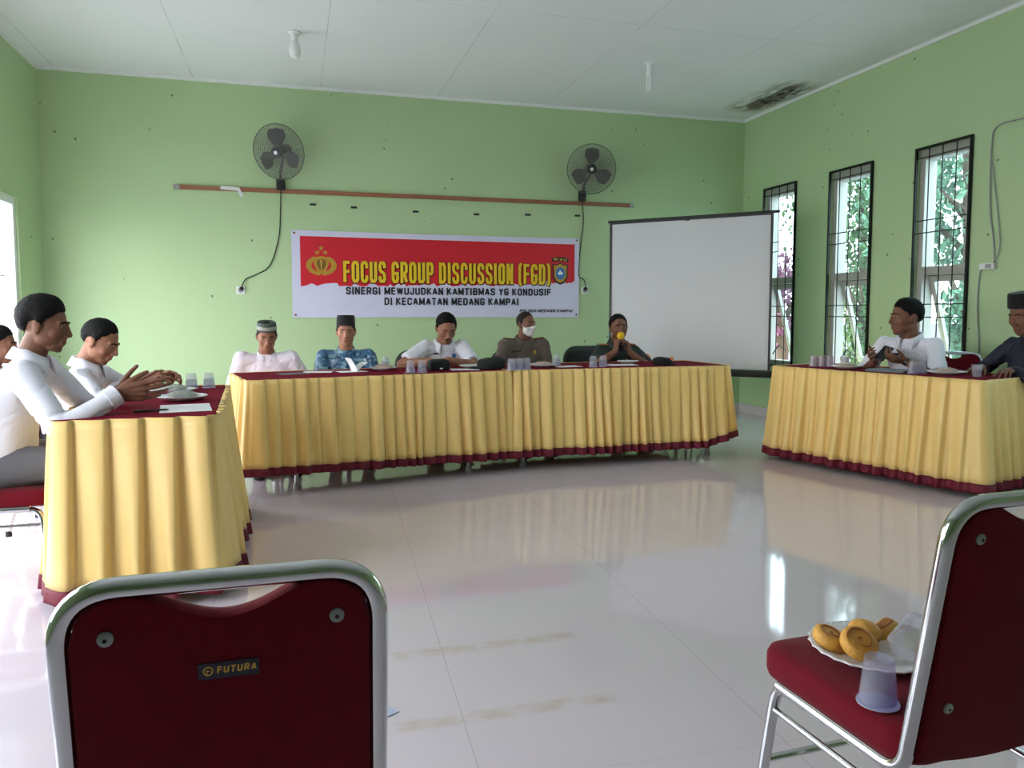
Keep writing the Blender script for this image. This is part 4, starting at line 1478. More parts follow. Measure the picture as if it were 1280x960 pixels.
    def shell(name, m, inside, th, nu=56, nv=40, rough=0.0):
        bm = B()
        loops = []
        for j in range(1, nv):
            el = -PI / 2 + PI * j / nv
            lp = []
            for i in range(nu):
                az = 2 * PI * i / nu
                dl = Vector((math.sin(az) * math.cos(el), math.cos(az) * math.cos(el), math.sin(el)))
                dw = (Hr @ dl).normalized()
                hit = bv.ray_cast(hcen + dw * 0.24, -dw)[0]
                r = (hit - hcen).length if hit else 0.08
                if abs(dl.x) > 0.8 and abs(dl.z) < 0.5:
                    r = min(r, 0.082 * hs)            # ears do not push the shell out
                if r > 0.14 * hs:
                    r = 0.075
                k = inside(az, el, dl)
                thf = 1.0
                if name == 'hair':
                    thf = max(0.18, min(1.0, k / 0.35 + 0.12))
                    k = max(0.0, min(1.0, k / 0.06 + 0.4))
                q_ = th * thf * (1.0 + 0.7 * max(0.0, dl.z)) if name == 'hair' else th
                rr = (r + q_) * k + (min(r, 0.082 * hs) - 0.014) * (1 - k) if k > 0 else min(r - 0.014, 0.055)
                if rough and k > 0.5:
                    rr += rough * noise.noise(dl * 14 + Vector((seed, 0, 0)))
                lp.append(hcen + dw * max(0.02, rr))
            loops.append(lp)
        vv = rings(bm, loops)
        return obj(name, bm, m, body, angle=None)
    tbl = [(0, 0.68), (35, 0.63), (52, 0.48), (66, 0.40), (78, 0.06), (92, 0.02), (100, 0.26), (118, 0.10), (135, -0.38), (180, -0.62)]
    def hairfun(az, el, dl):
        a = abs(math.degrees(az)) % 360
        a = 360 - a if a > 180 else a
        for (a0, v0), (a1, v1) in zip(tbl[:-1], tbl[1:]):
            if a0 <= a <= a1:
                z = v0 + (v1 - v0) * (a - a0) / (a1 - a0)
                break
        z += (hairline if a < 70 else 0)
        return math.sin(el) - z
    if hair:
        shell('hair', hair, hairfun, hair_th, rough=0.003)
    if mask:
        def mk(az, el, dl):
            a = math.degrees(az)
            a = a - 360 if a > 180 else a
            zz = math.sin(el)
            up = -0.10 - 0.25 * (abs(a) / 75.0) + 0.12 * max(0, 1 - abs(a) / 18)
            k1 = (up - zz) / 0.05
            k2 = (zz + 0.93) / 0.05
            k3 = (72 - abs(a)) / 6
            return max(0.0, min(1.0, k1, k2, k3))
        shell('face_mask', 'mask_white', mk, 0.006, 72, 60)
        bm = B()
        for s in (-1, 1):
            pts = [H @ Vector((s * 0.062, 0.055, -0.03)), H @ Vector((s * 0.077, 0.02, -0.015)), H @ Vector((s * 0.083, -0.012, 0.01))]
            tube(bm, pts, 0.0015, 6)
        obj('mask_loop', bm, 'mask_white', body)
    if cap == 'peci' or cap == 'peci_green':
        czs = 0.78 if cap == 'peci_green' else 1.0
        ct = H @ Matrix.Translation((0, -0.010, 0.058)) @ Euler((R(7), 0, 0)).to_matrix().to_4x4()
        bm = B()
        prof = [(0.0, 0.0825, 0.103), (0.05, 0.0805, 0.100), (0.085, 0.077, 0.096), (0.092, 0.073, 0.092), (0.086, 0.050, 0.075), (0.080, 0.02, 0.045)]
        loops = [[ct @ Vector((rx * math.cos(2 * PI * k / 32), ry * math.sin(2 * PI * k / 32), z * czs)) for k in range(32)] for z, rx, ry in [(-0.004, 0.076, 0.096)] + prof]
        rings(bm, loops)
        co = obj('cap', bm, 'peci_green' if cap == 'peci_green' else 'velvet_black', body, angle=35)
        if cap == 'peci_green':
            bm = B()
            loops = [[ct @ Vector((rx * math.cos(2 * PI * k / 32), ry * math.sin(2 * PI * k / 32), z)) for k in range(32)] for z, rx, ry in ((0.012, 0.0815, 0.102), (0.014, 0.0838, 0.1042), (0.040, 0.0828, 0.1032), (0.042, 0.080, 0.100))]
            rings(bm, loops)
            obj('cap_band', bm, 'peci_band', co, angle=35)
    # ---- shirt
    bm = B()
    rings(bm, [ell_ring(spine(t), rx + 0.004, ry + 0.004) for t, rx, ry in [(-0.10, .158, .118)] + trs[1:]])
    for k, s in (('R', 1), ('L', -1)):
        a, e, w = arm[k]
        capsule(bm, nb + Vector((s * 0.06, 0, -0.045)), a + Vector((0, 0, -0.004)), 0.056, 0.062, 18, 5)
        capsule(bm, spine(0.74) + Vector((s * 0.09, 0, 0)), a, 0.080, 0.060, 18, 5)
        if sleeve == 'long':
            capsule(bm, a, e, 0.063, 0.052, 18, 6)
            frustum(bm, e, e.lerp(w, 0.97), 0.052, 0.040)
            ellip(bm, e, (0.052, 0.052, 0.052))
        else:
            q = a.lerp(e, 0.80)
            capsule(bm, a, a.lerp(e, 0.3), 0.063, 0.063, 18, 5)
            frustum(bm, a.lerp(e, 0.1), q, 0.063, 0.066)
    sm = voxel_union(bm, 0.008, 4, 0.5)
    # cloth folds
    arms = [arm['R'], arm['L']]
    sm.calc_loop_triangles()
    nrm = [v.normal.copy() for v in sm.vertices]
    for v, n in zip(sm.vertices, nrm):
        p = v.co
        q = Vector((p.x * 7 + seed * 3, p.y * 7, p.z * 13 + p.x * 6))
        f = noise.noise(q) * 0.4 - 0.5 * max(0.0, 0.16 - abs(noise.noise(q * 1.15 + Vector((5, 2, 1))))) / 0.16
        near = min((p - a[1]).length for a in arms)
        g = 0.011 + 0.010 * math.exp(-(near / 0.12) ** 2)
        v.co = p + n * (f * g)
    sm.name = 'shirt'
    sh = mobj('shirt', sm, shirt, root, True, None)
    P.shirt = sh
    sbv = bvh_of(sm)
    def chest(x, z, y0=0.6):
        """point and normal on the shirt front, x across, z below the neck base"""
        o = Vector((nb.x + x, nb.y + y0, nb.z + z))
        hit, n, _, _ = sbv.ray_cast(o, Vector((0, -1, 0)))
        return hit, n
    def patch(name, m, x, z, w, h, rnd=False, th=0.003):
        hit, n = chest(x, z)
        if hit is None:
            return None
        X = Vector((1, 0, 0)); X = (X - n * X.dot(n)).normalized()
        Yv = n.cross(X)
        Q = Matrix.Translation(hit + n * 0.003) @ Matrix((X, Yv, n)).transposed().to_4x4()
        bm = B()
        if rnd:
            lathe(bm, [(w / 2, -0.004), (w / 2, th * 0.6), (w / 2 * 0.8, th)], 20, Q @ Matrix.Diagonal((1, h / w, 1, 1)))
        else:
            box(bm, Q @ Vector((0, 0, 0)), (w, h, th * 2), rot=Q.to_3x3(), bev=0.001)
        return obj(name, bm, m, sh)
    P.patch = patch
    P.chest = chest
    P.sbv = sbv
    # collar
    if collar:
        bm = B()
        lp = []
        gap = 26 if not mandarin else 14
        nseg = 30
        tilt = Vector((0, 0.0, 0.0))
        cc = nb.lerp(atlas, 0.18)
        axis = (atlas - nb).normalized()
        axis = (axis + Vector((0, 0, 1.2))).normalized()
        ux = Vector((1, 0, 0)); uy = axis.cross(ux).normalized()
        if uy.y < 0:
            uy = -uy
        rows = []
        for i in range(nseg + 1):
            ph = R(gap + (360 - 2 * gap) * i / nseg)
            rad_d = ux * math.sin(ph) + uy * math.cos(ph)
            fr_ = max(0.0, math.cos(ph))
            inner = cc + rad_d * 0.066 * hs + axis * (0.034 - 0.030 * fr_)
            if mandarin:
                rows.append([cc + rad_d * 0.080 + axis * (-0.035 - 0.02 * fr_), cc + rad_d * 0.068 * hs + axis * (0.022 - 0.03 * fr_)])
            else:
                wing = max(0.0, (fr_ - 0.55) / 0.45) ** 2
                outer = cc + rad_d * (0.094 + 0.02 * wing) + axis * (-0.012 - 0.045 * fr_ - 0.035 * wing)
                mid = cc + rad_d * 0.077 * hs + axis * (0.036 - 0.032 * fr_)
                rows.append([outer, mid, inner, cc + rad_d * 0.066 * hs + axis * (-0.03 - 0.03 * fr_)])
        rings(bm, rows, closed=False)
        co = obj('collar', bm, shirt, sh, angle=None)
        sd = co.modifiers.new('thick', 'SOLIDIFY'); sd.thickness = 0.004; sd.offset = 0
    # placket and buttons
    bm = B()
    pts = [chest(0, z) for z in (-0.09, -0.13, -0.18, -0.23, -0.28)]
    pts = [h + n * 0.002 for h, n in pts if h is not None]
    if len(pts) > 2:
        for p in pts[::1]:
            ellip(bm, p, (0.005, 0.003, 0.005), None, None, 10, 6)
        obj('button', bm, shirt if shirt.startswith('shirt') else 'black_plastic', sh)
    if sleeve == 'long':
        for k in ('R', 'L'):
            a, e, w = arm[k]
            bm = B()
            c0, c1 = e.lerp(w, 0.80), e.lerp(w, 0.985)
            u, v = frame_of(c1 - c0)
            rings(bm, [[p + (u * math.cos(2 * PI * q / 20) + v * math.sin(2 * PI * q / 20)) * r for q in range(20)] for p, r in ((c0, 0.040), (c0, 0.0465), (c1, 0.0445), (c1, 0.034))])
            obj('cuff', bm, shirt, sh, angle=35)
    # ---- trousers and shoes
    bm = B()
    ell = ell_ring
    rings(bm, [ell_ring(Vector((0, seat_fwd - 0.01, hip_z + dz)), rx, ry) for dz, rx, ry in ((-0.085, .15, .12), (-0.05, .172, .15), (0.02, .168, .135), (0.085, .15, .112))])
    feet = []
    for s in (-1, 1):
        hp = Vector((s * 0.092, seat_fwd, hip_z - 0.005))
        kn = Vector((s * knees, seat_fwd + 0.42, hip_z + 0.01))
        an = Vector((s * (knees - 0.005), seat_fwd + 0.40 + foot_y, 0.095))
        capsule(bm, hp, kn, 0.088, 0.066, 18, 6)
        capsule(bm, kn, an.lerp(kn, 0.0), 0.066, 0.05, 18, 6)
        feet.append(an)
    tm = voxel_union(bm, 0.010, 4, 0.5)
    for v in tm.vertices:
        q = v.co * 11
        v.co += v.normal * (0.5 - abs(noise.noise(q))) * 0.008
    tm.name = 'trousers'
    tr = mobj('trousers', tm, trousers, root, True, None)
    for an in feet:
        bm = B()
        lp = []
        for y, w, h in ((-0.075, 0.03, 0.05), (-0.05, 0.038, 0.075), (0.0, 0.04, 0.082), (0.06, 0.046, 0.062), (0.12, 0.05, 0.045), (0.16, 0.042, 0.032), (0.18, 0.02, 0.018)):
            lp.append([Vector((an.x + w * math.cos(2 * PI * k / 16), an.y + y, max(0.004, h / 2 + h / 2 * math.sin(2 * PI * k / 16)))) for k in range(16)])
        rings(bm, lp)
        obj('shoe', bm, 'rubber', root)
    return P


def arm_patch(P, side, frac, name, m, size, outdir, th=0.004, rnd=True):
    """small emblem on a sleeve"""
    a, e, w = P.arm[side]
    c = a.lerp(e, frac)
    d = (P.Wi.to_3x3() @ Vector(outdir)).normalized()
    hit, n, _, _ = P.sbv.ray_cast(c + d * 0.3, -d)
    if hit is None:
        return
    X = (e - a).normalized(); X = (X - n * X.dot(n)).normalized()
    Q = Matrix.Translation(hit + n * 0.002) @ Matrix((n.cross(X) * -1, X, n)).transposed().to_4x4()
    if Q.determinant() < 0:
        Q = Matrix.Translation(hit + n * 0.002) @ Matrix((n.cross(X), X, n)).transposed().to_4x4()
    bm = B()
    lathe(bm, [(size / 2, -0.008), (size / 2, th * 0.6), (size * 0.42, th)], 20, Q)
    return obj(name, bm, m, P.shirt)


def shoulder_board(P, m, name='shoulder_board'):
    for k, s in (('R', 1), ('L', -1)):
        a = P.arm[k][0]
        mid = a.lerp(P.nb + Vector((s * 0.05, 0, -0.02)), 0.38)
        hit, n, _, _ = P.sbv.ray_cast(mid + Vector((0, 0.0, 0.3)), Vector((0, 0, -1)))
        if hit is None:
            continue
        X = (a - P.nb).normalized(); X = (X - n * X.dot(n)).normalized()
        Q = Matrix((X, n.cross(X), n)).transposed()
        bm = B(); box(bm, hit + n * 0.005, (0.115, 0.048, 0.008), rot=Q, bev=0.003)
        o = obj(name, bm, m, P.shirt)
        bm = B(); box(bm, hit + n * 0.011 + X * 0.02, (0.02, 0.03, 0.004), rot=Q, bev=0.001); obj('rank_bar', bm, 'gold', o)

# ------------------------------------------------------------------ who sits where
FR = (0.0, -1.0)
SEAT_O = 0.335
HO = SEAT_O + 0.082
HB = 0.459 + 0.078


def hand(w, d, n, **k):
    return dict(w=w, d=d, n=n, **k)


def lap(x, y, z, fx, fy):
    """both hands resting on the thighs"""
    rx, ry = fy, -fx
    out = {}
    for k, s in (('R', 1), ('L', -1)):
        out[k] = hand((x + fx * 0.26 + rx * 0.11 * s, y + fy * 0.26 + ry * 0.11 * s, z + 0.105), (fx, fy, -0.12), (0, 0, -1), curl=(12, 16, 10))
    return out


# man 1
person('seated person in loose white tunic shirt and grey-green cap, looking down', (-0.16, 6.24), (0.05, -1), HO, (-0.20, 6.10, 1.005), pitch=18, yaw=4, hs=0.88,
       hands={'R': hand((-0.30, 6.0, 0.60), (0.3, -1, -0.2), (0, 0, -1)), 'L': hand((0.02, 6.0, 0.60), (-0.3, -1, -0.2), (0, 0, -1))},
       skin='skin', shirt='shirt_koko', hair='hair_grey', hair_th=0.006, cap='peci_green', collar=True, mandarin=True, belly=0.02, seed=2, shw=0.180, shdz=0.03)
office_chair('dark office chair under the person in the loose white tunic', (-0.16, 6.27), R(178), seat_z=SEAT_O)
# man 2
P = person('seated person in shiny blue patterned shirt and black cap', (0.41, 6.40), FR, HO, (0.40, 6.30, 1.030), pitch=4, yaw=-4, hs=0.90,
           hands={'R': hand((0.30, 6.07, 0.60), (0.2, -1, -0.2), (0, 0, -1)), 'L': hand((0.52, 6.07, 0.60), (-0.2, -1, -0.2), (0, 0, -1))},
           skin='skin_light', shirt='batik_blue', hair='hair_black', hair_th=0.006, cap='peci', mandarin=True, belly=0.015, seed=3, shw=0.178, shdz=0.01)
P.patch('name_tag', 'white_paper', -0.085, -0.145, 0.05, 0.04)
office_chair('dark office chair under the person in the blue patterned shirt', (0.41, 6.43), R(180), seat_z=SEAT_O)
# man 3
P = person('seated person in white short-sleeved shirt leaning on the table with folded arms', (1.21, 6.48), (-0.03, -1), HO, (1.20, 6.23, 1.058), pitch=28, yaw=6, hs=1.0,
           hands={'R': hand((1.03, 6.02, 0.805), (1, -0.15, -0.05), (0, 0.2, -1), pole=(-1, 0.3, -0.3), curl=(15, 20, 15)),
                  'L': hand((1.17, 5.97, 0.815), (-1, -0.05, -0.05), (0, 0.1, -1), pole=(1, 0.4, -0.25), curl=(15, 20, 15))},
           skin='skin', shirt='shirt_white', sleeve='short', hair='hair_black', hairline=0.07, hair_th=0.010, belly=0.02, seed=4, shw=0.150, shdz=0.045, moustache=True)
P.patch('name_tag', 'banner_ink', 0.075, -0.065, 0.07, 0.016)
P.patch('chest_badge', 'badge_blue', -0.075, -0.085, 0.034, 0.04, True)
P.patch('shirt_pocket', 'shirt_white', -0.09, -0.20, 0.085, 0.06)
office_chair('black office chair with rounded back behind the person with folded arms', (1.10, 6.55), R(188), seat_z=SEAT_O + 0.02)
# man 4
P = person('seated person in brown police uniform and white face mask, looking aside', (1.97, 6.66), (0.03, -1), HO, (1.985, 6.55, 1.085), pitch=2, yaw=28, hs=0.90,
           hands=lap(1.97, 6.66, HO, 0.03, -1), skin='skin_dark', shirt='police_brown', sleeve='long', hair='hair_grey', hair_th=0.005, hairline=0.13, mask=True, belly=0.02, seed=5, shw=0.180, shdz=0.02)
shoulder_board(P, 'red_patch')
P.patch('chest_badge', 'gold', -0.085, -0.095, 0.035, 0.045, True)
P.patch('name_tag', 'banner_ink', 0.085, -0.085, 0.075, 0.014)
o = arm_patch(P, 'R', 0.42, 'sleeve_patch', 'red_patch', 0.058, (-0.75, -0.65, 0.1))
o = arm_patch(P, 'R', 0.42, 'sleeve_emblem', 'white_paper', 0.026, (-0.75, -0.65, 0.1), th=0.007)
office_chair('dark office chair under the person in the brown police uniform', (1.97, 6.69), R(180), seat_z=SEAT_O)
# man 5
P = person('seated person in dark green army uniform speaking into a yellow microphone', (2.86, 6.62), (-0.05, -1), HO, (2.835, 6.47, 1.052), pitch=0, yaw=-4, roll=3, hs=0.98,
           hands={'R': hand((2.735, 6.30, 0.845), (0.18, 0.05, 1), (1, 0.1, -0.1), pole=(-0.9, 0.1, -0.6), curl=(58, 70, 45), spread=2, thumb=(0.3, 0.75, 0.6)),
                  'L': hand((2.875, 6.30, 0.835), (-0.30, 0.05, 1), (-1, 0.15, -0.1), pole=(0.9, -0.1, -0.7), curl=(50, 55, 35), spread=3, thumb=(0.3, 0.8, 0.4))},
           skin='skin_dark', shirt='army_green', sleeve='short', hair='hair_black', hair_th=0.009, hairline=0.08, vox=0.0045, seed=6, shw=0.158, belly=0.01)
shoulder_board(P, 'orange_patch')
arm_patch(P, 'L', 0.35, 'sleeve_patch', 'orange_patch', 0.06, (0.7, -0.7, 0.1))
P.patch('chest_badge', 'gold', -0.075, -0.14, 0.03, 0.03, True)
office_chair('black office chair with rounded back behind the person with the microphone', (2.72, 6.74), R(186), seat_z=SEAT_O + 0.03)
mic = empty('microphone', (2.790, 6.312, 0.84), 0, 'black hand microphone with round yellow foam cover held to the mouth', 'microphone')
bm = B(); lathe(bm, [(0.010, 0.0), (0.0125, 0.01), (0.0145, 0.09), (0.017, 0.115)], 18); obj('handle', bm, 'black_plastic', mic)
bm = B(); ellip(bm, (0, 0, 0.142), (0.034, 0.034, 0.037)); obj('foam_cover', bm, 'foam_yellow', mic)
# man 6 (right, on the phone)
n6 = (-0.893, -0.45)
P = person('seated person in white short-sleeved shirt looking aside with a phone in hand', (4.60, 4.86), n6, HB - 0.03, (4.455, 4.805, 1.150), pitch=3, yaw=-42, hs=1.13, sc=1.04,
           hands={'L': hand((4.34, 4.68, 0.832), (-1, 0.05, 0.14), (0.1, 0.45, 0.9), pole=(0.55, -0.75, -0.5), curl=(32, 45, 30), spread=3, sc=1.1),
                  'R': hand((4.26, 4.87, 0.840), (-0.93, -0.42, 0.12), (0.1, -0.75, 0.5), pole=(0.3, 0.9, -0.5), curl=(30, 40, 25), spread=4, sc=1.1)},
           skin='skin_dark', shirt='shirt_white', sleeve='short', hair='hair_black', hair_th=0.014, vox=0.0045, seed=7, shw=0.180, shdz=0.02)
P.patch('name_tag', 'banner_ink', 0.085, -0.11, 0.075, 0.02)
P.patch('shirt_pocket', 'shirt_white', -0.085, -0.17, 0.09, 0.06)
a_, e_, w_ = P.arm['L']
bm = B()
u_, v_ = frame_of(w_ - e_)
c_ = e_.lerp(w_, 0.94)
ax_ = (w_ - e_).normalized()
rings(bm, [[c_ + ax_ * z + (u_ * math.cos(2 * PI * q / 20) + v_ * math.sin(2 * PI * q / 20)) * r for q in range(20)] for z, r in ((-0.012, 0.027), (-0.012, 0.0325), (0.012, 0.0315), (0.012, 0.026))])
wt = obj('wrist_watch', bm, 'watch', P.root)
banquet_chair('maroon chrome chair behind the person with the phone, under the barred windows', (4.73, 4.72), math.atan2(0.893, -0.45))
ph = empty('phone', (4.215, 4.745, 0.885), 0, 'black mobile phone held by the person in white at the right table', 'phone')
T = Euler((R(20), R(-38), R(10))).to_matrix().to_4x4()
bm = B(); rblock(bm, 0.155, 0.075, 0.01, [(0.002, -0.004), (0, -0.002), (0, 0.002), (0.002, 0.004)], T); obj('phone_body', bm, 'black_plastic', ph)
bm = B(); rblock(bm, 0.146, 0.068, 0.006, [(0, 0.0041), (0, 0.0048)], T); obj('phone_screen', bm, 'screen_glass', ph)
# man 7 (right edge)
P = person('seated person in dark navy shirt and black cap at the right edge', (4.955, 4.26), (-0.97, 0.24), HB, (4.875, 4.175, 1.166), pitch=16, yaw=14, knees=0.08, hs=1.1, sc=1.03,
           hands={'R': hand((4.68, 4.32, 0.797), (-0.95, -0.25, -0.05), (0, 0, -1), pole=(0.4, 0.8, -0.4), curl=(18, 30, 20), spread=6, sc=1.08),
                  'L': hand((4.64, 4.06, 0.797), (-0.9, -0.4, -0.05), (0, 0, -1), pole=(0.6, -0.8, -0.4), curl=(18, 30, 20), spread=6, sc=1.08)},
           skin='skin_dark', shirt='navy_shirt', sleeve='long', hair='hair_black', hair_th=0.006, cap='peci', mandarin=True, seed=8, shw=0.180)
banquet_chair('maroon chrome chair under the person in dark navy at the right edge', (4.955, 4.26), math.atan2(0.97, 0.24))
# man 8 (left front)
P = person('seated person in white long-sleeved shirt and grey trousers, front of the left table', (-1.215, 3.75), (1, 0.03), HB, (-1.035, 3.755, 1.128), pitch=10, yaw=-4, hs=0.95, sc=1.0,
           hands={'R': hand((-0.720, 3.57, 0.842), (1, 0.10, 0.08), (-0.1, 0.95, 0.25), curl=[(4, 10, 8), (7, 12, 8), (12, 16, 10), (18, 22, 12)], spread=4, sc=1.12, thumb=(0.5, 0.8, 0.25), pole=(-0.2, -0.5, -0.8)),
                  'L': hand((-0.765, 3.82, 0.835), (0.93, -0.28, 0.20), (0.2, -0.9, 0.3), curl=[(8, 14, 10), (10, 16, 10), (14, 18, 12), (20, 22, 14)], spread=5, sc=1.12, thumb=(0.6, 0.7, 0.25), pole=(-0.2, 0.6, -0.7))},
           skin='skin_dark', shirt='shirt_white', sleeve='long', trousers='trouser_grey', hair='hair_black', hair_th=0.017, vox=0.004, seed=9, shw=0.178, knees=0.11, shdz=0.01)
banquet_chair('maroon chrome chair under the nearest person in white at the left table', (-1.21, 3.74), R(-90))
# man 9 (left back)
P = person('seated person in white shirt with short hair looking down at the left table', (-1.20, 4.76), (1, -0.08), HB - 0.04, (-1.03, 4.71, 1.025), pitch=27, yaw=-8, hs=0.98, sc=1.05,
           hands={'R': hand((-0.80, 4.53, 0.815), (1, 0.18, 0.10), (-0.1, 0.75, -0.55), curl=(28, 38, 25), spread=5, sc=1.1, pole=(-0.2, -0.8, -0.6)),
                  'L': hand((-0.76, 4.77, 0.815), (0.95, -0.32, 0.12), (0.2, -0.7, -0.55), curl=(28, 38, 25), spread=5, sc=1.1, pole=(-0.2, 0.8, -0.6))},
           skin='skin', shirt='shirt_white', sleeve='long', trousers='trouser_black', hair='hair_black', hair_th=0.009, hairline=0.06, vox=0.0045, seed=10, shw=0.182, belly=0.02)
banquet_chair('maroon chrome chair under the second person in white at the left table', (-1.215, 4.77), R(-94))
# man 10 (cut by the left edge)
person('seated person behind at the left edge, only dark hair showing by the doorway', (-1.78, 5.52), (1, 0.05), HB - 0.09, (-1.775, 5.50, 0.980), pitch=6, hands=lap(-1.78, 5.52, HB - 0.06, 1, 0.05), hs=0.98,
       skin='skin_dark', shirt='shirt_white', sleeve='long', hair='hair_black', hair_th=0.012, seed=11)
banquet_chair('maroon chrome chair by the left wall doorway', (-1.80, 5.53), R(-87))

# ------------------------------------------------------------------ the two empty chairs in front
front_chair = banquet_chair('empty maroon chair with chrome frame at lower left, seen from behind', (-0.088, 1.225), R(0.3))
front_chair.scale = (0.955, 0.955, 0.985)
banquet_chair('empty maroon chair with chrome frame at lower right, plate on its seat', (1.195, 1.250), R(2.5), None, False)

# ------------------------------------------------------------------ things on tables
TZ = 0.757


def cup(loc, label, group=None, inv=True, m='cup_clear', level=0.62, rot=0.0, lid=True):
    t = empty('water_cup', loc, rot, label, 'cup', group)
    h = 0.082
    R0, R1 = 0.034, 0.0255      # mouth, foot
    def rr(z):
        f = z / h
        return R0 + (R1 - R0) * f if inv else R1 + (R0 - R1) * f
    prof = []
    for k in range(13):
        z = h * k / 12
        prof.append((rr(z) * (1 + (0.012 if k % 2 else 0)), z))
    bm = B()
    if inv:
        lathe(bm, [(R0 + 0.004, 0.001), (R0 + 0.004, 0.004)] + [(r, z + 0.004) for r, z in prof] + [(R1 - 0.006, h + 0.004)], 28, None, False, True)
    else:
        lathe(bm, [(R1 - 0.005, 0.0)] + prof + [(R0 + 0.003, h), (R0 + 0.003, h - 0.003)], 28, None, True, False)
    obj('cup_wall', bm, m, t, angle=30)
    bm = B()
    z1 = h * level
    lathe(bm, [(rr(0.0) - 0.002, 0.0055), (rr(z1) - 0.002, z1)], 24); obj('water', bm, 'water', t)
    if lid:
        bm = B(); z = 0.0 if inv else h
        lathe(bm, [(R0 + 0.0035, z), (R0 + 0.0035, z + 0.0012)], 28); obj('lid', bm, M['lid_film'], t)
    return t


M['lid_film'] = mat('lid_film', (196, 204, 226), 0.3)


def plate(loc, label, r=0.11, m='white_ceramic', group=None):
    t = empty('plate', loc, 0, label, 'plate', group)
    bm = B()
    lathe(bm, [(r * 0.55, 0.0), (r * 0.62, 0.003), (r * 0.80, 0.008), (r * 0.98, 0.019), (r, 0.021), (r * 0.985, 0.023), (r * 0.80, 0.012), (r * 0.60, 0.006), (r * 0.2, 0.006)], 96, None, True, True, (0.008, 24))
    obj('dish', bm, m, t, angle=None)
    bm = B(); tube(bm, [(r * (1.0 + 0.008 * math.cos(24 * 2 * PI * k / 96)) * math.cos(2 * PI * k / 96), r * (1.0 + 0.008 * math.cos(24 * 2 * PI * k / 96)) * math.sin(2 * PI * k / 96), 0.0215) for k in range(96)], 0.0018, 6, closed=True)
    obj('rim', bm, m, t)
    return t


def wrapped_snack(loc, label, seed, r=0.085, green=False):
    t = empty('wrapped_snack', loc, 0, label, 'snack')
    rng = random.Random(seed)
    bm = B()
    for k in range(6):
        a = 2 * PI * k / 6
        q = r * 0.52
        ellip(bm, (q * math.cos(a), q * math.sin(a), 0.018), (0.026, 0.020, 0.014), (0, 0, rng.uniform(0, 3)), None, 14, 8)
    ellip(bm, (0, 0, 0.02), (0.028, 0.022, 0.018), None, None, 14, 8)
    obj('snack_pieces', bm, 'snack_green' if green else 'snack', t)
    bm = B()
    loops = []
    for f, z in ((1.0, 0.010), (0.98, 0.016), (0.85, 0.026), (0.6, 0.036), (0.3, 0.041), (0.08, 0.042)):
        loops.append([Vector((r * f * math.cos(2 * PI * k / 40) * (1 + 0.02 * math.sin(5 * k)), r * f * math.sin(2 * PI * k / 40) * (1 + 0.02 * math.sin(5 * k)), z + 0.003 * noise.noise(Vector((k * 0.5, z * 60, seed))))) for k in range(40)])
    rings(bm, loops, False, True)
    obj('cling_wrap', bm, 'wrap', t)
    return t


def sheet(name, loc, w, d, rz, label, cat='paper', m='white_paper', th=0.002, n=1, curl=0.0):
    t = empty(name, loc, rz, label, cat)
    bm = B()
    loops = []
    for i in range(13):
        x = -w / 2 + w * i / 12
        z = curl * ((i / 12) ** 2)
        loops.append([(x, -d / 2, z), (x, -d / 2, z + th), (x, d / 2, z + th), (x, d / 2, z)])
    rings(bm, loops)
    obj('page', bm, m, t, smooth=False)
    return t


def on(x, y, z=0.0):
    return (x, y, TZ + z)


# left table
plate(on(-0.535, 4.06), 'white plate of wrapped snacks on the left table, the nearer of two', 0.115)
wrapped_snack(on(-0.535, 4.06, 0.006), 'cling-wrapped snacks on the nearer plate of the left table', 1, green=True)
plate(on(-0.63, 4.43), 'white plate of wrapped snacks on the left table, the farther of two', 0.115)
wrapped_snack(on(-0.63, 4.43, 0.006), 'cling-wrapped snacks on the farther plate of the left table', 2, green=True)
sheet('paper_sheet', on(-0.475, 3.70), 0.21, 0.29, R(8), 'white sheet of paper at the near end of the left table')
cup(on(-0.565, 4.68), 'upturned clear water cup on the left table, left of the pair', None)
cup(on(-0.475, 4.70), 'upturned clear water cup on the left table, right of the pair', None)
pn = empty('pen', on(-0.60, 3.60), R(20), 'dark pen lying near the hands of the nearest person in white', 'pen')
bm = B(); tube(bm, [(-0.07, 0, 0.005), (0.06, 0, 0.005), (0.072, 0, 0.004)], [0.005, 0.005, 0.0015], 8); obj('barrel', bm, 'black_plastic', pn)
bm = B(); box(bm, (-0.05, 0, 0.0108), (0.035, 0.003, 0.002)); obj('clip', bm, 'chrome', pn)
# rear row, left half
sheet('paper_sheet', on(-0.01, 5.62), 0.20, 0.15, R(20), 'dark-edged papers before the person in the loose white tunic', m='laptop_grey')
sheet('paper_sheet', on(0.16, 5.74), 0.21, 0.16, R(-10), 'white papers on the rear table between the two men in caps')
sheet('paper_sheet', on(0.40, 5.72), 0.20, 0.14, R(15), 'white paper lying flat before the person in the blue shirt')
bk = empty('folded_card', on(0.42, 5.75, 0.002), R(20), 'white folded card standing open before the person in the blue shirt', 'card')
bm = B()
for s, a in ((-1, 62), (1, 35)):
    T = Matrix.Rotation(R(a) * -s, 4, 'Y')
    loops = []
    for i in range(9):
        q = 0.11 * i / 8
        bow = 0.006 * math.sin(PI * i / 8)
        loops.append([T @ Vector((s * q, y, bow + t_)) for y, t_ in ((-0.055, 0), (-0.055, 0.0015), (0.055, 0.0015), (0.055, 0))])
    rings(bm, loops)
obj('page', bm, 'white_paper', bk, smooth=False)
plate(on(0.64, 5.80), 'white plate on the rear table between the blue shirt and the black pouch', 0.10)
wrapped_snack(on(0.64, 5.80, 0.006), 'cling-wrapped snacks on the plate right of the blue shirt', 3)
cup(on(0.68, 6.02), 'upturned clear water cup right behind the plate by the blue shirt')
cup(on(0.80, 5.50), 'upturned clear water cup left of the black pouch, left of the pair')
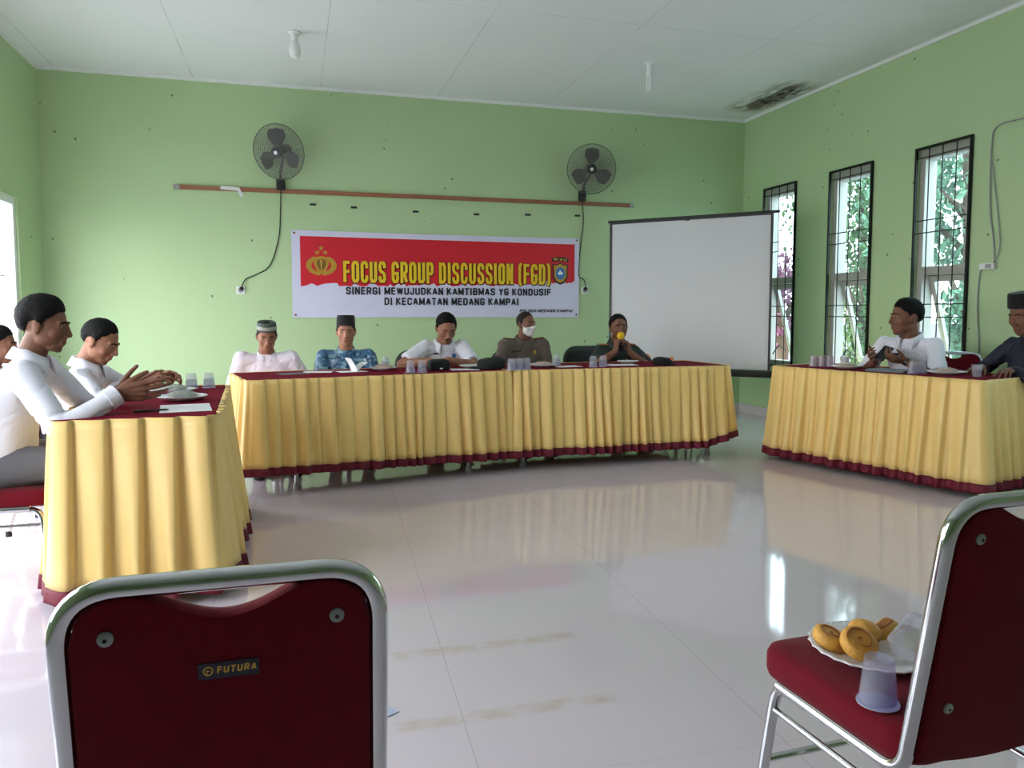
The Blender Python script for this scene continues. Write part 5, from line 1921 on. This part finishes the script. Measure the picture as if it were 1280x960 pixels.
cup(on(0.885, 5.515), 'upturned clear water cup left of the black pouch, right of the pair')
pc = empty('pouch', on(1.035, 5.68), R(4), 'black soft pouch before the person with folded arms', 'pouch')
bm = B(); rblock(bm, 0.165, 0.10, 0.03, [(0.012, 0.0), (0.0, 0.012), (0.0, 0.05), (0.010, 0.072), (0.03, 0.082), (0.045, 0.084)], None, 6); obj('pouch_body', bm, 'dark_cloth', pc, angle=None)
bm = B(); tube(bm, [(-0.075, -0.052, 0.055), (0, -0.054, 0.06), (0.075, -0.052, 0.055)], 0.0025, 6); obj('zip', bm, 'black_plastic', pc)
bm = B(); box(bm, (0.01, -0.0515, 0.016), (0.022, 0.003, 0.009)); obj('tag', bm, 'white_paper', pc)
sheet('paper_sheet', on(1.24, 5.70), 0.21, 0.16, R(-6), 'white papers right of the black pouch on the rear table')
plate(on(1.335, 5.86), 'white plate right of the person with folded arms, before the black beret', 0.10)


def soft_cap(name, loc, rz, label, badge, visor=True, s=1.0):
    t = empty(name, loc, rz, label, 'cap')
    bm = B()
    lp = []
    for z, rx, ry, dx in ((0.0, 0.095, 0.085, 0), (0.02, 0.098, 0.088, 0), (0.045, 0.10, 0.09, 0.004), (0.06, 0.09, 0.082, 0.010), (0.072, 0.055, 0.05, 0.022), (0.075, 0.012, 0.010, 0.028)):
        lp.append([Vector(((rx * math.cos(2 * PI * k / 28) + dx) * s, ry * math.sin(2 * PI * k / 28) * s, max(0, z * s + 0.007 * noise.noise(Vector((math.cos(2 * PI * k / 28) * 2, math.sin(2 * PI * k / 28) * 2, z * 30))) * (z > 0)))) for k in range(28)])
    rings(bm, lp)
    obj('crown', bm, 'dark_cloth', t, angle=None)
    if visor:
        bm = B()
        lp = []
        for f, z in ((0.0, 0.012), (0.5, 0.012), (1.0, 0.004)):
            lp.append([Vector(((-(0.085 + 0.075 * f * math.cos(R(a))) * 1.0 * math.cos(R(a))) * s, (0.085 + 0.03 * f) * math.sin(R(a)) * s, z * s)) for a in range(-70, 71, 10)])
        rings(bm, lp, closed=False)
        v = obj('visor', bm, 'dark_cloth', t, angle=None)
        sd = v.modifiers.new('thick', 'SOLIDIFY'); sd.thickness = 0.004; sd.offset = 1
    if badge:
        bm = B(); rblock(bm, 0.036 * s, 0.030 * s, 0.006 * s, [(0, -0.004), (0, 0.004)], Matrix.Translation(badge[0]) @ badge[1]); obj('cap_badge', bm, 'orange_patch', t)
    return t


soft_cap('cap', on(1.46, 5.76), R(8), 'black peaked cap lying before the person in police uniform', None, True, 1.12)
for k, (x, y, w) in enumerate(((1.565, 5.545, 'left'), (1.632, 5.57, 'middle'), (1.70, 5.60, 'right'))):
    cup(on(x, y), 'upturned clear water cup at the middle of the rear row, %s of three' % w)
plate(on(1.90, 5.80), 'white plate before the person in police uniform', 0.11)
wrapped_snack(on(1.90, 5.80, 0.006), 'cling-wrapped snacks on the plate before the police uniform', 4)
cup(on(2.09, 6.03), 'small clear water cup right of the police uniform on the rear table')
sheet('paper_sheet', on(2.10, 5.80), 0.21, 0.15, R(5), 'white paper right of the police uniform plate')
cup(on(2.285, 5.70), 'upturned clear water cup before the black chair back, left of the pair')
cup(on(2.375, 5.72), 'upturned clear water cup before the black chair back, right of the pair')
sheet('paper_sheet', on(2.60, 5.86), 0.24, 0.17, R(-4), 'white papers before the person with the microphone')
plate(on(2.74, 6.04), 'white plate beside the papers of the person with the microphone', 0.09)
soft_cap('cap', on(2.93, 5.78), R(200), 'black cap with orange badge on the rear table, right of the microphone', (Vector((-0.02, 0.084, 0.055)), Euler((R(-80), 0, 0)).to_matrix().to_4x4()), True, 0.85)
# right table
for k, (px_, py_, w) in enumerate(((4.02, 5.29, 'leftmost'), (4.08, 5.27, 'middle'), (4.14, 5.25, 'rightmost'))):
    cup(on(px_, py_), 'pinkish water cup at the far corner of the right table, %s of three' % w, None, True, 'cup_pink')
wc = empty('paper_cup', on(4.21, 5.16), 0, 'plain white cup at the far end of the right table', 'cup')
bm = B(); lathe(bm, [(0.025, 0.0), (0.034, 0.08), (0.0355, 0.082), (0.033, 0.081), (0.024, 0.004)], 28); obj('cup_wall', bm, 'white_plastic', wc, angle=50)
plate(on(4.10, 5.00), 'white plate of snacks beside the plain white cup, right table', 0.11)
wrapped_snack(on(4.10, 5.00, 0.006), 'cling-wrapped snacks on the plate by the plain white cup', 5)
lp_ = empty('folder', on(4.20, 4.66), math.atan2(-1.55, 0.44) + R(8), 'grey folder lying under the hands holding the phone', 'folder')
bm = B(); rblock(bm, 0.28, 0.20, 0.012, [(0, 0), (0, 0.012), (0.002, 0.014)]); obj('cover', bm, 'laptop_grey', lp_)
bm = B(); rblock(bm, 0.272, 0.194, 0.008, [(0, 0.014), (0, 0.0155)]); obj('top_sheet', bm, mat('folder_sheet', (130, 138, 150), 0.6), lp_)
cup(on(4.215, 4.46), 'upturned clear water cup before the phone holder, left of the pair')
cup(on(4.30, 4.47), 'upturned clear water cup before the phone holder, right of the pair')
plate(on(4.39, 4.34), 'white plate of snacks on the right table, nearest the camera', 0.125)
wrapped_snack(on(4.39, 4.34, 0.006), 'cling-wrapped snacks on the nearest plate of the right table', 6)
cup(on(4.40, 4.10), 'upright clear plastic cup on the near end of the right table', None, False, 'cup_clear', 0.5, 0, False)

# on the seat of the lower right chair
SZ = 0.4595
px0, py0 = 1.165, 1.315
plate((px0, py0, SZ), 'white fluted plate of pastries on the seat of the lower right chair', 0.125, 'white_plastic')


def pastry(kind, loc, label, rz=0.0, tilt=(0, 0)):
    t = empty('pastry', loc, rz, label, 'pastry')
    bm = B()
    T = Euler((R(tilt[0]), R(tilt[1]), 0)).to_matrix().to_4x4()
    if kind == 'roll':
        lathe(bm, [(0.030, -0.014), (0.036, -0.010), (0.038, 0.0), (0.036, 0.010), (0.030, 0.014), (0.015, 0.013)], 32, T); obj('roll_body', bm, 'pastry', t, angle=None)
        bm = B()
        pts = [T @ Vector((0.0035 * a * math.cos(a), 0.0035 * a * math.sin(a), 0.0142)) for a in [0.6 + 0.22 * k for k in range(38)]]
        tube(bm, pts, 0.0018, 6); obj('swirl_line', bm, 'swirl', t)
    elif kind == 'bun':
        ellip(bm, (0, 0, 0.0), (0.034, 0.034, 0.024), None, T); obj('bun_body', bm, 'pastry_brown', t, angle=None)
        bm = B(); ellip(bm, (0, 0, 0.006), (0.0335, 0.0335, 0.0195), None, T); obj('glaze', bm, 'pastry', t)
    else:
        rblock(bm, 0.075, 0.04, 0.014, [(0.006, -0.012), (0, -0.006), (0, 0.006), (0.006, 0.012), (0.012, 0.0135)], T); obj('slice_body', bm, 'pastry', t, angle=None)
        bm = B(); rblock(bm, 0.056, 0.022, 0.008, [(0, 0.0136), (0.002, 0.0155)], T); obj('topping', bm, 'swirl', t)
    return t


pastry('roll', (px0 - 0.056, py0 - 0.024, SZ + 0.042), 'round pastry roll with a brown swirl, front of the plate', 0.3, (34, -12))
pastry('roll', (px0 - 0.072, py0 + 0.042, SZ + 0.027), 'yellow pastry at the left rim of the plate', 1.2, (20, -10))
pastry('bun', (px0 + 0.000, py0 + 0.026, SZ + 0.037), 'brown round bun behind the pastry roll', 0, (10, 0))
pastry('slice', (px0 + 0.068, py0 + 0.045, SZ + 0.030), 'flat yellow pastry slice at the rear of the plate', 0.4, (0, -6))
bx_ = empty('snack_box', (px0 + 0.062, py0 - 0.055, SZ + 0.030), R(25), 'clear plastic snack box leaning on the plate of pastries', 'box')
bm = B(); rblock(bm, 0.115, 0.075, 0.010, [(0.008, 0.0), (0.002, 0.006), (0.0, 0.034), (-0.004, 0.035), (-0.004, 0.038), (0.004, 0.044), (0.02, 0.046)], Euler((R(8), R(-14), 0)).to_matrix().to_4x4()); obj('box_shell', bm, 'wrap', bx_)
bm = B(); ellip(bm, (0, 0, 0.018), (0.04, 0.025, 0.012), (0, R(-14), 0)); obj('food', bm, 'snack_green', bx_)
cp_ = cup((1.03, 1.145, SZ), 'upturned water cup with bluish lid on the seat of the lower right chair', None, True, 'cup_violet' if 'cup_violet' in M else 'cup_clear', 0.55)

# paper on the floor
sheet('paper_sheet', (0.20, 2.25, 0.001), 0.10, 0.14, R(30), 'small bluish paper lying on the floor behind the lower left chair', m=mat('blue_paper', (176, 182, 204), 0.7))
